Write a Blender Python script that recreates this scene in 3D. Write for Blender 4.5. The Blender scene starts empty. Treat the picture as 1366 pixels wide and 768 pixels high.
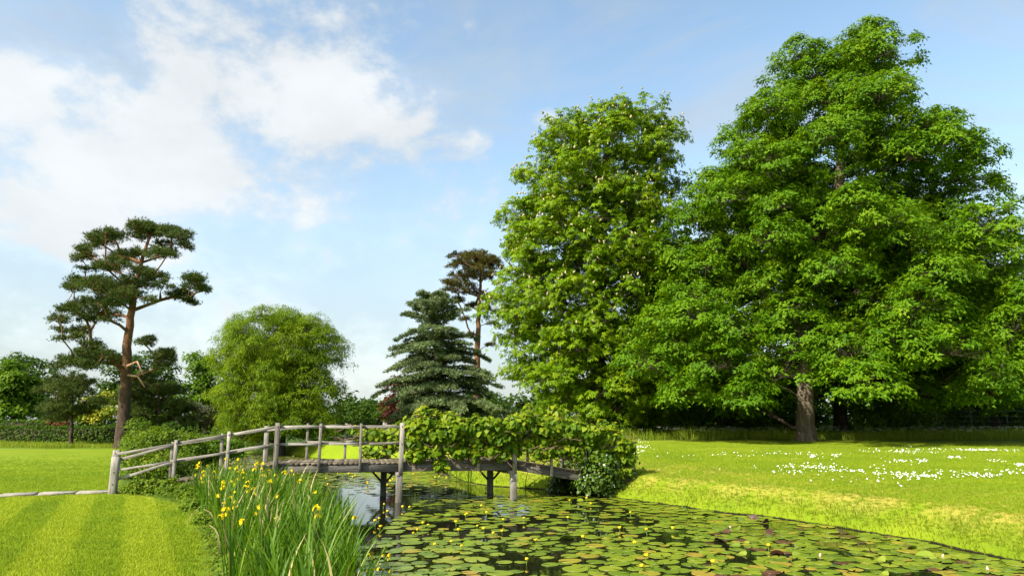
import bpy, math, random
import numpy as np
from mathutils import Vector, Matrix

SC = bpy.context.scene
COL = SC.collection
RNG = np.random.default_rng(11)
random.seed(5)

# ------------------------------------------------------------------ camera
F = 910.0                                   # focal length in photograph pixels (1366 wide)
TILT = math.atan(179.0 / F)                 # horizon sits 179 px under the picture centre
CT, ST = math.cos(TILT), math.sin(TILT)
CAMZ = 1.8
cam = bpy.data.cameras.new('camera')
cam.sensor_width = 36.0
cam.lens = 36.0 * F / 1366.0
cam.clip_start = 0.1
cam.clip_end = 3000.0
camo = bpy.data.objects.new('camera', cam)
COL.objects.link(camo)
camo.location = (0, 0, CAMZ)
camo.rotation_euler = (math.pi / 2 + TILT, 0, 0)
SC.camera = camo

def ray(px, py):
    rx = (px - 683.0) / F
    up = (384.0 - py) / F
    return np.array([rx, CT - up * ST, ST + up * CT])

def on_plane(px, py, z):
    d = ray(px, py)
    t = (z - CAMZ) / d[2]
    return np.array([d[0] * t, d[1] * t, z])

def at_depth(px, py, y):
    d = ray(px, py)
    t = y / d[1]
    return np.array([d[0] * t, y, CAMZ + d[2] * t])

def to_px(P):
    P = np.atleast_2d(P)
    x, y, z = P[:, 0], P[:, 1], P[:, 2] - CAMZ
    f = y * CT + z * ST
    u = -y * ST + z * CT
    f = np.maximum(f, 1e-3)
    return 683 + F * x / f, 384 - F * u / f

# ------------------------------------------------------------------ sun, sky, exposure
SUN_EL = math.radians(40)
SUN_AZ_VEC = np.array([-0.76, -0.65])       # horizontal direction towards the sun: left, behind the camera
SUN_AZ_VEC = SUN_AZ_VEC / np.linalg.norm(SUN_AZ_VEC)
to_sun = Vector((SUN_AZ_VEC[0] * math.cos(SUN_EL), SUN_AZ_VEC[1] * math.cos(SUN_EL), math.sin(SUN_EL)))
sl = bpy.data.lights.new('sun', 'SUN')
sl.energy = 5.0
sl.angle = math.radians(0.6)
sl.color = (1.0, 0.93, 0.80)
so = bpy.data.objects.new('sun', sl)
COL.objects.link(so)
so.rotation_euler = (-to_sun).to_track_quat('-Z', 'Y').to_euler()
so.location = (-40, -30, 60)

SC.view_settings.view_transform = 'Standard'
SC.view_settings.look = 'None'
SC.view_settings.gamma = 1.0
SC.view_settings.use_curve_mapping = False
SC.view_settings.exposure = 0.9
SC.cycles.use_denoising = True
SC.cycles.max_bounces = 7
SC.cycles.transmission_bounces = 5
SC.cycles.diffuse_bounces = 4
SC.cycles.glossy_bounces = 3
SC.cycles.transparent_max_bounces = 4
SC.cycles.caustics_reflective = False
SC.cycles.caustics_refractive = False

world = bpy.data.worlds.new('World')
SC.world = world
world.use_nodes = True
SKY_STRENGTH = 0.12

def build_world():
    nt = world.node_tree
    nt.nodes.clear()
    N = nt.nodes.new
    L = nt.links.new
    out = N('ShaderNodeOutputWorld')
    bg = N('ShaderNodeBackground')
    bg.inputs['Strength'].default_value = SKY_STRENGTH
    L(bg.outputs[0], out.inputs[0])
    sky = N('ShaderNodeTexSky')
    sky.sky_type = 'NISHITA'
    sky.sun_disc = False
    sky.sun_elevation = SUN_EL
    sky.sun_rotation = math.atan2(SUN_AZ_VEC[0], SUN_AZ_VEC[1])
    sky.air_density = 1.0
    sky.dust_density = 1.6
    sky.ozone_density = 1.4
    tc = N('ShaderNodeTexCoord')
    nrm = N('ShaderNodeVectorMath'); nrm.operation = 'NORMALIZE'
    L(tc.outputs['Generated'], nrm.inputs[0])
    D = nrm.outputs[0]
    sep = N('ShaderNodeSeparateXYZ'); L(D, sep.inputs[0])

    def math_(op, a, b=None, c=None, clamp=False):
        m = N('ShaderNodeMath'); m.operation = op; m.use_clamp = clamp
        for i, v in enumerate((a, b, c)):
            if v is None: continue
            if isinstance(v, (int, float)): m.inputs[i].default_value = v
            else: L(v, m.inputs[i])
        return m.outputs[0]

    def smooth(v, a, b, lo=0.0, hi=1.0):
        m = N('ShaderNodeMapRange'); m.interpolation_type = 'SMOOTHSTEP'
        L(v, m.inputs['Value'])
        m.inputs['From Min'].default_value = a; m.inputs['From Max'].default_value = b
        m.inputs['To Min'].default_value = lo; m.inputs['To Max'].default_value = hi
        return m.outputs[0]

    def noise(scale, detail, rough, stretch=(1, 1, 1), off=(0, 0, 0), dist=0.0):
        mp = N('ShaderNodeMapping'); L(D, mp.inputs[0])
        mp.inputs['Scale'].default_value = stretch
        mp.inputs['Location'].default_value = off
        n = N('ShaderNodeTexNoise'); L(mp.outputs[0], n.inputs['Vector'])
        n.inputs['Scale'].default_value = scale
        n.inputs['Detail'].default_value = detail
        n.inputs['Roughness'].default_value = rough
        n.inputs['Distortion'].default_value = dist
        return n.outputs[0]

    n1 = noise(3.0, 9, 0.55, (1, 1, 1.7), (0.3, 0.1, 0.4), 0.35)
    n2 = noise(7.0, 8, 0.6, (1, 1, 1.5), (1.3, 0.7, 0.2), 0.2)
    # clouds: where they are gathered (direction, angular size, amount)
    wsum = None
    for (px, py, r, w) in CLOUD_SPOTS:
        d = ray(px, py); d = d / np.linalg.norm(d)
        sub = N('ShaderNodeVectorMath'); sub.operation = 'SUBTRACT'
        L(D, sub.inputs[0]); sub.inputs[1].default_value = tuple(d)
        sc_ = N('ShaderNodeVectorMath'); sc_.operation = 'MULTIPLY'
        L(sub.outputs[0], sc_.inputs[0]); sc_.inputs[1].default_value = (1, 1, 1.35)
        ln = N('ShaderNodeVectorMath'); ln.operation = 'LENGTH'
        L(sc_.outputs[0], ln.inputs[0])
        v = smooth(ln.outputs['Value'], r / F, 0.0, 0.0, w)
        wsum = v if wsum is None else math_('ADD', wsum, v)
    a = math_('MULTIPLY_ADD', n1, 1.6, wsum)
    a = math_('MULTIPLY_ADD', n2, 1.15, a)
    a = math_('MULTIPLY_ADD', noise(24.0, 6, 0.6, (1, 1, 1.3), (0.2, 3.7, 1.2), 0.1), 0.45, a)
    cov = smooth(a, 1.63, 2.10)
    # thin veil
    veil = smooth(noise(2.0, 7, 0.62, (1, 1, 3.2), (4.0, 2.0, 0.0), 0.6), 0.36, 0.68, 0.0, 0.55)
    hz = smooth(sep.outputs['Z'], 0.46, 0.02, 0.0, 0.80)
    veil2 = math_('MAXIMUM', veil, hz)
    tot = math_('MAXIMUM', math_('MULTIPLY', cov, 0.93), veil2)
    # brightness of the cloud bodies, slightly grey in their thick parts
    shade = smooth(noise(6.0, 6, 0.55, (1, 1, 1.6), (2.0, 5.0, 1.0), 0.2), 0.3, 0.7, 0.90, 1.03)
    cmix = N('ShaderNodeMix'); cmix.data_type = 'RGBA'
    L(cov, cmix.inputs['Factor'])
    cmix.inputs['A'].default_value = HAZE_COL
    cmix.inputs['B'].default_value = CLOUD_COL
    cs = N('ShaderNodeVectorMath'); cs.operation = 'SCALE'
    L(cmix.outputs['Result'], cs.inputs[0]); L(shade, cs.inputs['Scale'])
    # sky colour, a touch lighter as in the hazy photograph
    skm = N('ShaderNodeMix'); skm.data_type = 'RGBA'; skm.blend_type = 'MULTIPLY'
    skm.inputs['Factor'].default_value = 1.0
    L(sky.outputs[0], skm.inputs['A']); skm.inputs['B'].default_value = SKY_TINT
    mx = N('ShaderNodeMix'); mx.data_type = 'RGBA'
    L(tot, mx.inputs['Factor'])
    L(skm.outputs['Result'], mx.inputs['A'])
    L(cs.outputs[0], mx.inputs['B'])
    L(mx.outputs['Result'], bg.inputs['Color'])

HAZE_COL = (2.8, 3.08, 3.25, 1)
CLOUD_COL = (4.15, 4.3, 4.35, 1)
SKY_TINT = (1.5, 1.5, 1.32, 1)
CLOUD_SPOTS = [
    (200, 20, 270, 0.26), (330, 95, 200, 0.24), (450, 150, 170, 0.28), (570, 195, 120, 0.24),
    (640, 190, 60, 0.30), (590, 120, 60, 0.30), (10, 110, 120, 0.30), (40, 250, 200, 0.30),
    (105, 212, 55, 0.30), (520, 0, 240, 0.24), (270, 200, 160, 0.22), (620, 300, 160, 0.30),
    (740, 163, 60, 0.36), (250, 340, 500, 0.22), (1366, 265, 130, 0.30), (480, 310, 160, 0.10),
    (120, 165, 95, -0.08), (520, 258, 110, -0.16), (30, 40, 70, -0.15), (640, 85, 110, -0.12),
    (1150, 60, 460, -0.42), (880, 60, 320, -0.30),
]
build_world()

# ------------------------------------------------------------------ helpers
def tag(o, label=None, cat=None, group=None, kind=None):
    if label: o['label'] = label
    if cat: o['category'] = cat
    if group: o['group'] = group
    if kind: o['kind'] = kind
    return o

def empty(name, loc, label, cat, group=None):
    o = bpy.data.objects.new(name, None)
    o.empty_display_size = 0.2
    COL.objects.link(o)
    o.location = tuple(float(v) for v in loc)
    return tag(o, label, cat, group)

def link(name, me, mat=None, parent=None):
    o = bpy.data.objects.new(name, me)
    COL.objects.link(o)
    if mat is not None:
        if len(me.materials) == 0: me.materials.append(mat)
    if parent is not None: o.parent = parent
    return o

def mesh_np(name, V, faces, attr=None, smooth=False):
    """V (n,3); faces: list of int arrays, each (m,k) with one k."""
    me = bpy.data.meshes.new(name)
    V = np.ascontiguousarray(V, dtype=np.float32)
    me.vertices.add(len(V))
    me.vertices.foreach_set('co', V.ravel())
    loops = np.concatenate([f.ravel() for f in faces]).astype(np.int32)
    sizes = np.concatenate([np.full(len(f), f.shape[1], dtype=np.int32) for f in faces])
    starts = np.concatenate([[0], np.cumsum(sizes)[:-1]]).astype(np.int32)
    me.loops.add(len(loops))
    me.loops.foreach_set('vertex_index', loops)
    me.polygons.add(len(sizes))
    me.polygons.foreach_set('loop_start', starts)
    me.polygons.foreach_set('loop_total', sizes)
    if smooth:
        me.polygons.foreach_set('use_smooth', np.ones(len(sizes), dtype=bool))
    if attr is not None:
        for k, v in attr.items():
            at = me.attributes.new(k, 'FLOAT', 'POINT')
            at.data.foreach_set('value', np.ascontiguousarray(v, dtype=np.float32))
    me.update()
    return me

def unit(v):
    v = np.asarray(v, float)
    return v / np.maximum(np.linalg.norm(v, axis=-1, keepdims=True), 1e-9)

# leaf templates: (verts (u along, v across, n up), faces)
T_BROAD = (np.array([[0, 0, 0], [.45, .42, .10], [1, 0, -.10], [.45, -.42, .10], [.5, 0, 0]]),
           [np.array([[0, 4, 1], [4, 2, 1], [0, 3, 4], [4, 3, 2]])])
T_QUAD = (np.array([[0, 0, 0], [.5, .40, .06], [1, 0, -.08], [.5, -.40, .06]]),
          [np.array([[0, 3, 2, 1]])])
T_TRI = (np.array([[0, .34, .05], [0, -.34, .05], [1, 0, -.08]]), [np.array([[0, 1, 2]])])
T_SLIM = (np.array([[0, .10, .02], [0, -.10, .02], [1, 0, -.12]]), [np.array([[0, 1, 2]])])
T_NARROW = (np.array([[0, 0, 0], [.4, .11, .02], [1, 0, -.12], [.4, -.11, .02]]),
            [np.array([[0, 3, 2, 1]])])

def palm_template():
    V, Fc = [], []
    for a, l in ((-96, .68), (-48, .9), (0, 1.0), (48, .9), (96, .68)):
        a = math.radians(a); b = len(V)
        c, s = math.cos(a), math.sin(a)
        for (u, v, n) in ((0.03, 0, 0), (.6 * l, .20 * l, -.06), (l, 0, -.34), (.6 * l, -.20 * l, -.06)):
            V.append((u * c - v * s, u * s + v * c, n))
        Fc.append([b, b + 3, b + 2, b + 1])
    return np.array(V), [np.array(Fc)]
T_PALM = palm_template()

def needle_template(n=9, spread=0.9, w=0.035, seed=1):
    r = np.random.default_rng(seed)
    V, Fc = [], []
    for i in range(n):
        a = r.uniform(0, 2 * math.pi); t = r.uniform(.15, spread)
        d = np.array([math.cos(t), math.sin(t) * math.cos(a), math.sin(t) * math.sin(a)])
        s = unit(np.cross(d, r.normal(size=3)))
        b = len(V); l = r.uniform(.7, 1.0); o = np.array([r.uniform(-.25, .1), 0, 0])
        V += [o - s * w, o + s * w, o + d * l]
        Fc.append([b, b + 1, b + 2])
    return np.array(V), [np.array(Fc)]
T_NEEDLE = needle_template(7, 1.25, .055)

def heart_template():
    pts = [(0.05, 0, 0), (-.12, .22, .02), (-.02, .42, .0), (.25, .50, -.03), (.55, .36, -.05), (.80, .22, -.08), (1.0, 0, -.16)]
    V = list(pts) + [(u, -v, n) for (u, v, n) in pts[1:-1]] + [(.4, 0, .04)]
    m = len(pts); c = len(V) - 1
    ring = [0] + list(range(1, m)) + list(range(len(V) - 2, m - 1, -1))
    Fc = [[c, ring[(i + 1) % len(ring)], ring[i]] for i in range(len(ring))]
    return np.array(V, float), [np.array(Fc)]
T_HEART = heart_template()

def leaf_mesh(name, P, Nn, U, S, tmpl, val=None):
    TV, TF = tmpl
    n, k = len(P), len(TV)
    Nn = unit(Nn)
    U = unit(U - Nn * np.sum(U * Nn, axis=1, keepdims=True))
    W = np.cross(Nn, U)
    S = np.asarray(S, float).reshape(n, 1, 1)
    V = (P[:, None, :] + S * (TV[None, :, 0:1] * U[:, None, :] + TV[None, :, 1:2] * W[:, None, :] + TV[None, :, 2:3] * Nn[:, None, :]))
    base = (np.arange(n) * k)[:, None, None]
    faces = [(f[None] + base).reshape(-1, f.shape[1]) for f in TF]
    if val is None: val = RNG.random(n)
    return mesh_np(name, V.reshape(-1, 3), faces, {'v': np.repeat(val, k)})

def seg_tubes(name, P0, P1, R0, R1, sides=6, attr=None):
    P0, P1 = np.asarray(P0, float), np.asarray(P1, float)
    n = len(P0)
    d = unit(P1 - P0)
    ref = np.where(np.abs(d[:, 2:3]) > .9, np.array([[1., 0, 0]]), np.array([[0, 0, 1.]]))
    a = unit(np.cross(d, ref)); b = np.cross(d, a)
    th = np.arange(sides) * 2 * math.pi / sides
    c, s = np.cos(th)[None, :, None], np.sin(th)[None, :, None]
    ring = a[:, None] * c + b[:, None] * s
    V0 = P0[:, None] + ring * np.asarray(R0, float)[:, None, None]
    V1 = P1[:, None] + ring * np.asarray(R1, float)[:, None, None]
    V = np.concatenate([V0, V1], axis=1).reshape(-1, 3)
    i = np.arange(sides); j = (i + 1) % sides
    q = np.stack([i, j, j + sides, i + sides], axis=1)
    faces = (q[None] + (np.arange(n) * 2 * sides)[:, None, None]).reshape(-1, 4)
    return mesh_np(name, V, [faces], attr, smooth=True)

def loft(name, pts, radii, sides=14, rough=0.0, flare=0.0, rng=RNG, cap=True):
    pts = np.asarray(pts, float); radii = np.asarray(radii, float)
    n = len(pts)
    tan = unit(np.gradient(pts, axis=0))
    a = unit(np.cross(tan, np.array([[0.0, 1, 0.001]])))
    b = np.cross(tan, a)
    th = np.arange(sides) * 2 * math.pi / sides
    ph = rng.uniform(0, 6.28, 4)
    bump = 1 + rough * (np.sin(3 * th + ph[0]) * .5 + np.sin(5 * th + ph[1]) * .5)[None, :] + rough * .6 * rng.normal(size=(n, sides))
    V = pts[:, None] + (a[:, None] * np.cos(th)[None, :, None] + b[:, None] * np.sin(th)[None, :, None]) * (radii[:, None] * bump)[:, :, None]
    V = V.reshape(-1, 3)
    i = np.arange(sides); j = (i + 1) % sides
    q = np.stack([i, j, j + sides, i + sides], axis=1)
    faces = (q[None] + (np.arange(n - 1) * sides)[:, None, None]).reshape(-1, 4)
    fl = [faces]
    if cap:
        fl.append(((n - 1) * sides + i)[None, :])
    return mesh_np(name, V, fl, None, smooth=True)

# ------------------------------------------------------------------ materials
def new_mat(name):
    m = bpy.data.materials.new(name)
    m.use_nodes = True
    nt = m.node_tree
    return m, nt, nt.nodes['Principled BSDF'], nt.nodes['Material Output']

def ramp(nt, stops, src):
    r = nt.nodes.new('ShaderNodeValToRGB')
    els = r.color_ramp.elements
    while len(els) < len(stops): els.new(0.5)
    for e, (p, c) in zip(els, stops):
        e.position = p; e.color = (*c, 1) if len(c) == 3 else c
    nt.links.new(src, r.inputs[0])
    return r.outputs[0]

def leaf_mat(name, stops, trans=0.38, rough=0.55, spec=0.12, tcol=None, big=0.35):
    """leaf colours by the leaf's own value and a slow variation through the crown"""
    m, nt, p, out = new_mat(name)
    at = nt.nodes.new('ShaderNodeAttribute'); at.attribute_name = 'v'
    geo = nt.nodes.new('ShaderNodeNewGeometry')
    nz = nt.nodes.new('ShaderNodeTexNoise'); nz.inputs['Scale'].default_value = 0.45; nz.inputs['Detail'].default_value = 2
    nt.links.new(geo.outputs['Position'], nz.inputs['Vector'])
    mm = nt.nodes.new('ShaderNodeMath'); mm.operation = 'MULTIPLY_ADD'
    nt.links.new(nz.outputs[0], mm.inputs[0]); mm.inputs[1].default_value = big * 2
    sb = nt.nodes.new('ShaderNodeMath'); sb.operation = 'MULTIPLY_ADD'
    nt.links.new(at.outputs['Fac'], sb.inputs[0]); sb.inputs[1].default_value = 1 - big; sb.inputs[2].default_value = -big * .5
    nt.links.new(sb.outputs[0], mm.inputs[2])
    col = ramp(nt, stops, mm.outputs[0])
    nt.links.new(col, p.inputs['Base Color'])
    p.inputs['Roughness'].default_value = rough
    p.inputs['Specular IOR Level'].default_value = spec
    tr = nt.nodes.new('ShaderNodeBsdfTranslucent')
    hs = nt.nodes.new('ShaderNodeMix'); hs.data_type = 'RGBA'; hs.blend_type = 'MULTIPLY'
    hs.inputs['Factor'].default_value = 1
    nt.links.new(col, hs.inputs['A']); hs.inputs['B'].default_value = (*(tcol or (1.5, 1.35, .5)), 1)
    nt.links.new(hs.outputs['Result'], tr.inputs['Color'])
    mx = nt.nodes.new('ShaderNodeMixShader'); mx.inputs[0].default_value = trans
    nt.links.new(p.outputs[0], mx.inputs[1]); nt.links.new(tr.outputs[0], mx.inputs[2])
    nt.links.new(mx.outputs[0], out.inputs['Surface'])
    return m

def bark_mat(name, stops, scale=6.0, stretch=5.0, bump=0.5, rough=0.9):
    m, nt, p, out = new_mat(name)
    tc = nt.nodes.new('ShaderNodeTexCoord')
    mp = nt.nodes.new('ShaderNodeMapping'); mp.inputs['Scale'].default_value = (1, 1, 1 / stretch)
    nt.links.new(tc.outputs['Object'], mp.inputs[0])
    nz = nt.nodes.new('ShaderNodeTexNoise'); nz.inputs['Scale'].default_value = scale
    nz.inputs['Detail'].default_value = 8; nz.inputs['Roughness'].default_value = .65
    nt.links.new(mp.outputs[0], nz.inputs['Vector'])
    col = ramp(nt, stops, nz.outputs[0])
    nt.links.new(col, p.inputs['Base Color'])
    p.inputs['Roughness'].default_value = rough
    p.inputs['Specular IOR Level'].default_value = .15
    b = nt.nodes.new('ShaderNodeBump'); b.inputs['Strength'].default_value = bump; b.inputs['Distance'].default_value = .06
    nt.links.new(nz.outputs[0], b.inputs['Height']); nt.links.new(b.outputs[0], p.inputs['Normal'])
    return m

def plain_mat(name, col, rough=.6, var=0.25, scale=8, spec=.3):
    m, nt, p, out = new_mat(name)
    tc = nt.nodes.new('ShaderNodeTexCoord')
    nz = nt.nodes.new('ShaderNodeTexNoise'); nz.inputs['Scale'].default_value = scale; nz.inputs['Detail'].default_value = 5
    nt.links.new(tc.outputs['Object'], nz.inputs['Vector'])
    c = np.array(col)
    o = ramp(nt, [(.3, tuple(c * (1 - var))), (.7, tuple(np.minimum(c * (1 + var), 1)))], nz.outputs[0])
    nt.links.new(o, p.inputs['Base Color'])
    p.inputs['Roughness'].default_value = rough
    p.inputs['Specular IOR Level'].default_value = spec
    return m
# ------------------------------------------------------------------ terrain
WZ = -0.38                                  # water level; the mown lawn by the bridge is z = 0
POND = np.array([on_plane(px, py, WZ)[:2] for px, py in (
    (1520, 790), (1366, 749), (1250, 724), (1150, 708), (1040, 691), (950, 681), (880, 671), (820, 663), (780, 658),
    (745, 653), (690, 650), (650, 648), (618, 642), (606, 633), (575, 626.5), (500, 619), (430, 611.5), (385, 607),
    (300, 604.5), (235, 605), (205, 610), (215, 622), (262, 637), (300, 648), (345, 662), (395, 680), (440, 705), (470, 740), (480, 790))]
    + [np.array(p) for p in ((-1.6, 7.2), (-1.2, 5.0), (1.5, 3.6), (6, 4.0), (9.5, 6.5))])

def roughen(poly, step=.45, amp=.16):
    out = []
    n = len(poly)
    for i in range(n):
        a, b = poly[i], poly[(i + 1) % n]
        L_ = np.linalg.norm(b - a); k = max(1, int(L_ / step)) if L_ < 12 else 6
        nrm_ = np.array([-(b - a)[1], (b - a)[0]]) / max(L_, 1e-6)
        for s_ in range(k):
            p_ = a + (b - a) * s_ / k
            out.append(p_ + nrm_ * amp * (math.sin(p_[0] * 2.1 + p_[1] * 1.3) * .5 + math.sin(p_[0] * 5.3 - p_[1] * 4.1) * .35 + math.sin(p_[0] * 11 + p_[1] * 9) * .2))
    return np.array(out)
POND = roughen(POND)

def poly_sd(P, poly):
    """signed distance to a polygon, negative inside"""
    x, y = P[:, 0], P[:, 1]
    dmin = np.full(len(P), 1e9); inside = np.zeros(len(P), bool)
    n = len(poly)
    for i in range(n):
        a, b = poly[i], poly[(i + 1) % n]
        ab = b - a
        t = np.clip(((x - a[0]) * ab[0] + (y - a[1]) * ab[1]) / (ab @ ab), 0, 1)
        dmin = np.minimum(dmin, np.hypot(x - a[0] - t * ab[0], y - a[1] - t * ab[1]))
        cond = (a[1] > y) != (b[1] > y)
        with np.errstate(divide='ignore', invalid='ignore'):
            xi = a[0] + (y - a[1]) * ab[0] / (ab[1] if ab[1] != 0 else 1e-9)
        inside ^= cond & (x < xi)
    return np.where(inside, -dmin, dmin)

def sstep(x, a, b):
    t = np.clip((x - a) / (b - a), 0, 1)
    return t * t * (3 - 2 * t)

def vnoise(x, y, f, seed=0):
    """cheap smooth value noise"""
    x = x * f; y = y * f
    xi, yi = np.floor(x).astype(np.int64), np.floor(y).astype(np.int64)
    fx, fy = x - xi, y - yi
    fx = fx * fx * (3 - 2 * fx); fy = fy * fy * (3 - 2 * fy)
    def h(a, b):
        v = np.sin(a * 127.1 + b * 311.7 + seed * 74.7) * 43758.5453
        return v - np.floor(v)
    return (h(xi, yi) * (1 - fx) + h(xi + 1, yi) * fx) * (1 - fy) + (h(xi, yi + 1) * (1 - fx) + h(xi + 1, yi + 1) * fx) * fy

def right_side(x, y):
    xc = np.interp(y, [3, 12, 20, 27, 35, 45, 60, 100], [1.5, 1.5, -2.5, -6, -9.5, -16, -16, -16])
    return sstep(x - xc, -1.5, 1.5 + 0.02 * y)

def ground_z(P, sd=None):
    P = np.atleast_2d(P)[:, :2]
    x, y = P[:, 0], P[:, 1]
    if sd is None: sd = poly_sd(P, POND)
    r = right_side(x, y)
    left = np.interp(sd, [-4, -1.2, -.3, 0, .25, 1.6, 2.6], [-1.5, -1.1, -.62, WZ, -.30, -.06, 0.0])
    left = left + 0.0 * x
    rise = .24 + .14 * sstep(sd, .6, 4.5) + .30 * sstep(y, 18, 48)
    ed = np.interp(sd, [-4, -1.2, -.25, 0, .12, .9], [-1.5, -1.1, -.60, WZ, -.24, 0])
    right = np.where(sd < .9, ed + rise * sstep(sd, 0, .9), rise)
    z = left * (1 - r) + right * r
    z = z + (vnoise(x, y, .35, 2) - .5) * .07 * sstep(sd, .3, 3) + (vnoise(x, y, .05, 3) - .5) * .5 * sstep(y, 70, 160)
    return z

def axis_coords(lo, hi, a, b, step, grow=1.16):
    mid = list(np.arange(a, b + 1e-6, step))
    s, v, left = step, a, []
    while v > lo: s *= grow; v -= s; left.append(v)
    s, v, rt = step, b, []
    while v < hi: s *= grow; v += s; rt.append(v)
    return np.array(left[::-1] + mid + rt)

gx = axis_coords(-900, 900, -16, 19, .19)
gy = axis_coords(-200, 1500, 4.5, 50, .19)
GX, GY = np.meshgrid(gx, gy)
GP = np.stack([GX.ravel(), GY.ravel()], 1)
GSD = poly_sd(GP, POND)
GZ = ground_z(GP, GSD)
nx, ny = len(gx), len(gy)
ii, jj = np.meshgrid(np.arange(nx - 1), np.arange(ny - 1))
q0 = (jj * nx + ii).ravel()
GQ = np.stack([q0, q0 + 1, q0 + 1 + nx, q0 + nx], 1)

GZ2, GSD2 = GZ.reshape(ny, nx), GSD.reshape(ny, nx)
def _bil(A, x, y):
    x, y = np.atleast_1d(np.asarray(x, float)), np.atleast_1d(np.asarray(y, float))
    i = np.clip(np.searchsorted(gx, x) - 1, 0, nx - 2); j = np.clip(np.searchsorted(gy, y) - 1, 0, ny - 2)
    fx = np.clip((x - gx[i]) / (gx[i + 1] - gx[i]), 0, 1); fy = np.clip((y - gy[j]) / (gy[j + 1] - gy[j]), 0, 1)
    return (A[j, i] * (1 - fx) + A[j, i + 1] * fx) * (1 - fy) + (A[j + 1, i] * (1 - fx) + A[j + 1, i + 1] * fx) * fy
def gz(x, y): return float(_bil(GZ2, x, y)[0])
def gzv(P): return _bil(GZ2, P[:, 0], P[:, 1])
def sdv(P): return _bil(GSD2, P[:, 0], P[:, 1])

# the iris bed: soil between the mown lawn and the water on the left bank
BED = np.array([on_plane(px, py, 0)[:2] for px, py in ((158, 659), (205, 662), (243, 672), (262, 690), (277, 722), (287, 768), (292, 830))]
               + [on_plane(px, py, WZ)[:2] for px, py in ((480, 830), (470, 740), (440, 705), (395, 680), (345, 662), (300, 648), (262, 637), (215, 622), (205, 612))]
               + [on_plane(px, py, 0)[:2] for px, py in ((166, 607), (164, 625), (161, 645))])
BSD = poly_sd(GP, BED)
bedm = sstep(BSD, .12, -.12)

def grass_nodes(nt, geo, bed=None):
    """colour of the turf by place: painted sheen of the mowing stripes, dry patches, clover mottling"""
    N, L = nt.nodes.new, nt.links.new
    def math_(op, a, b=None, c=None):
        m = N('ShaderNodeMath'); m.operation = op
        for i, v in enumerate((a, b, c)):
            if v is None: continue
            if isinstance(v, (int, float)): m.inputs[i].default_value = v
            else: L(v, m.inputs[i])
        return m.outputs[0]
    def noise(s, d, r=.55):
        n = N('ShaderNodeTexNoise'); L(geo, n.inputs['Vector'])
        n.inputs['Scale'].default_value = s; n.inputs['Detail'].default_value = d; n.inputs['Roughness'].default_value = r
        return n.outputs[0]
    sep = N('ShaderNodeSeparateXYZ'); L(geo, sep.inputs[0])
    X, Y = sep.outputs[0], sep.outputs[1]
    # stripes: sheen of the grass lay put into the colour, running away left: direction (-0.483, 0.876)
    s = math_('ADD', math_('MULTIPLY', X, .876), math_('MULTIPLY', Y, .483))
    s = math_('ADD', s, math_('MULTIPLY', math_('SUBTRACT', noise(.8, 2), .5), .12))
    s = math_('SUBTRACT', s, STRIPE0)
    w = math_('SINE', math_('MULTIPLY', s, math.pi / .62))
    mr = N('ShaderNodeMapRange'); mr.interpolation_type = 'SMOOTHSTEP'
    L(w, mr.inputs['Value']); mr.inputs['From Min'].default_value = -.35; mr.inputs['From Max'].default_value = .35
    mr.inputs['To Min'].default_value = 0; mr.inputs['To Max'].default_value = 1
    lm = N('ShaderNodeMapRange'); lm.interpolation_type = 'SMOOTHSTEP'          # stripes only on the left lawn
    L(X, lm.inputs['Value']); lm.inputs['From Min'].default_value = 0; lm.inputs['From Max'].default_value = -2
    fm = N('ShaderNodeMapRange'); fm.interpolation_type = 'SMOOTHSTEP'
    L(Y, fm.inputs['Value']); fm.inputs['From Min'].default_value = 19; fm.inputs['From Max'].default_value = 17.8
    stripe = math_('MULTIPLY', math_('MULTIPLY', mr.outputs[0], lm.outputs[0]), fm.outputs[0])
    base = ramp(nt, [(.22, (.115, .190, .008)), (.5, (.188, .262, .009)), (.78, (.265, .315, .015))],
                math_('MULTIPLY_ADD', noise(.55, 7, .62), .75, math_('MULTIPLY', noise(22, 3), .25)))
    m1 = N('ShaderNodeMix'); m1.data_type = 'RGBA'; L(math_('MULTIPLY', stripe, .6), m1.inputs['Factor'])
    L(base, m1.inputs['A']); m1.inputs['B'].default_value = (.31, .36, .018, 1)
    # dry straw patches on the shoulder of the bank
    at = N('ShaderNodeAttribute'); at.attribute_name = 'dry'
    return m1.outputs['Result'], math_, noise

STRIPE0 = float(on_plane(165, 700, 0)[:2] @ np.array([.876, .483]))

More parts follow.
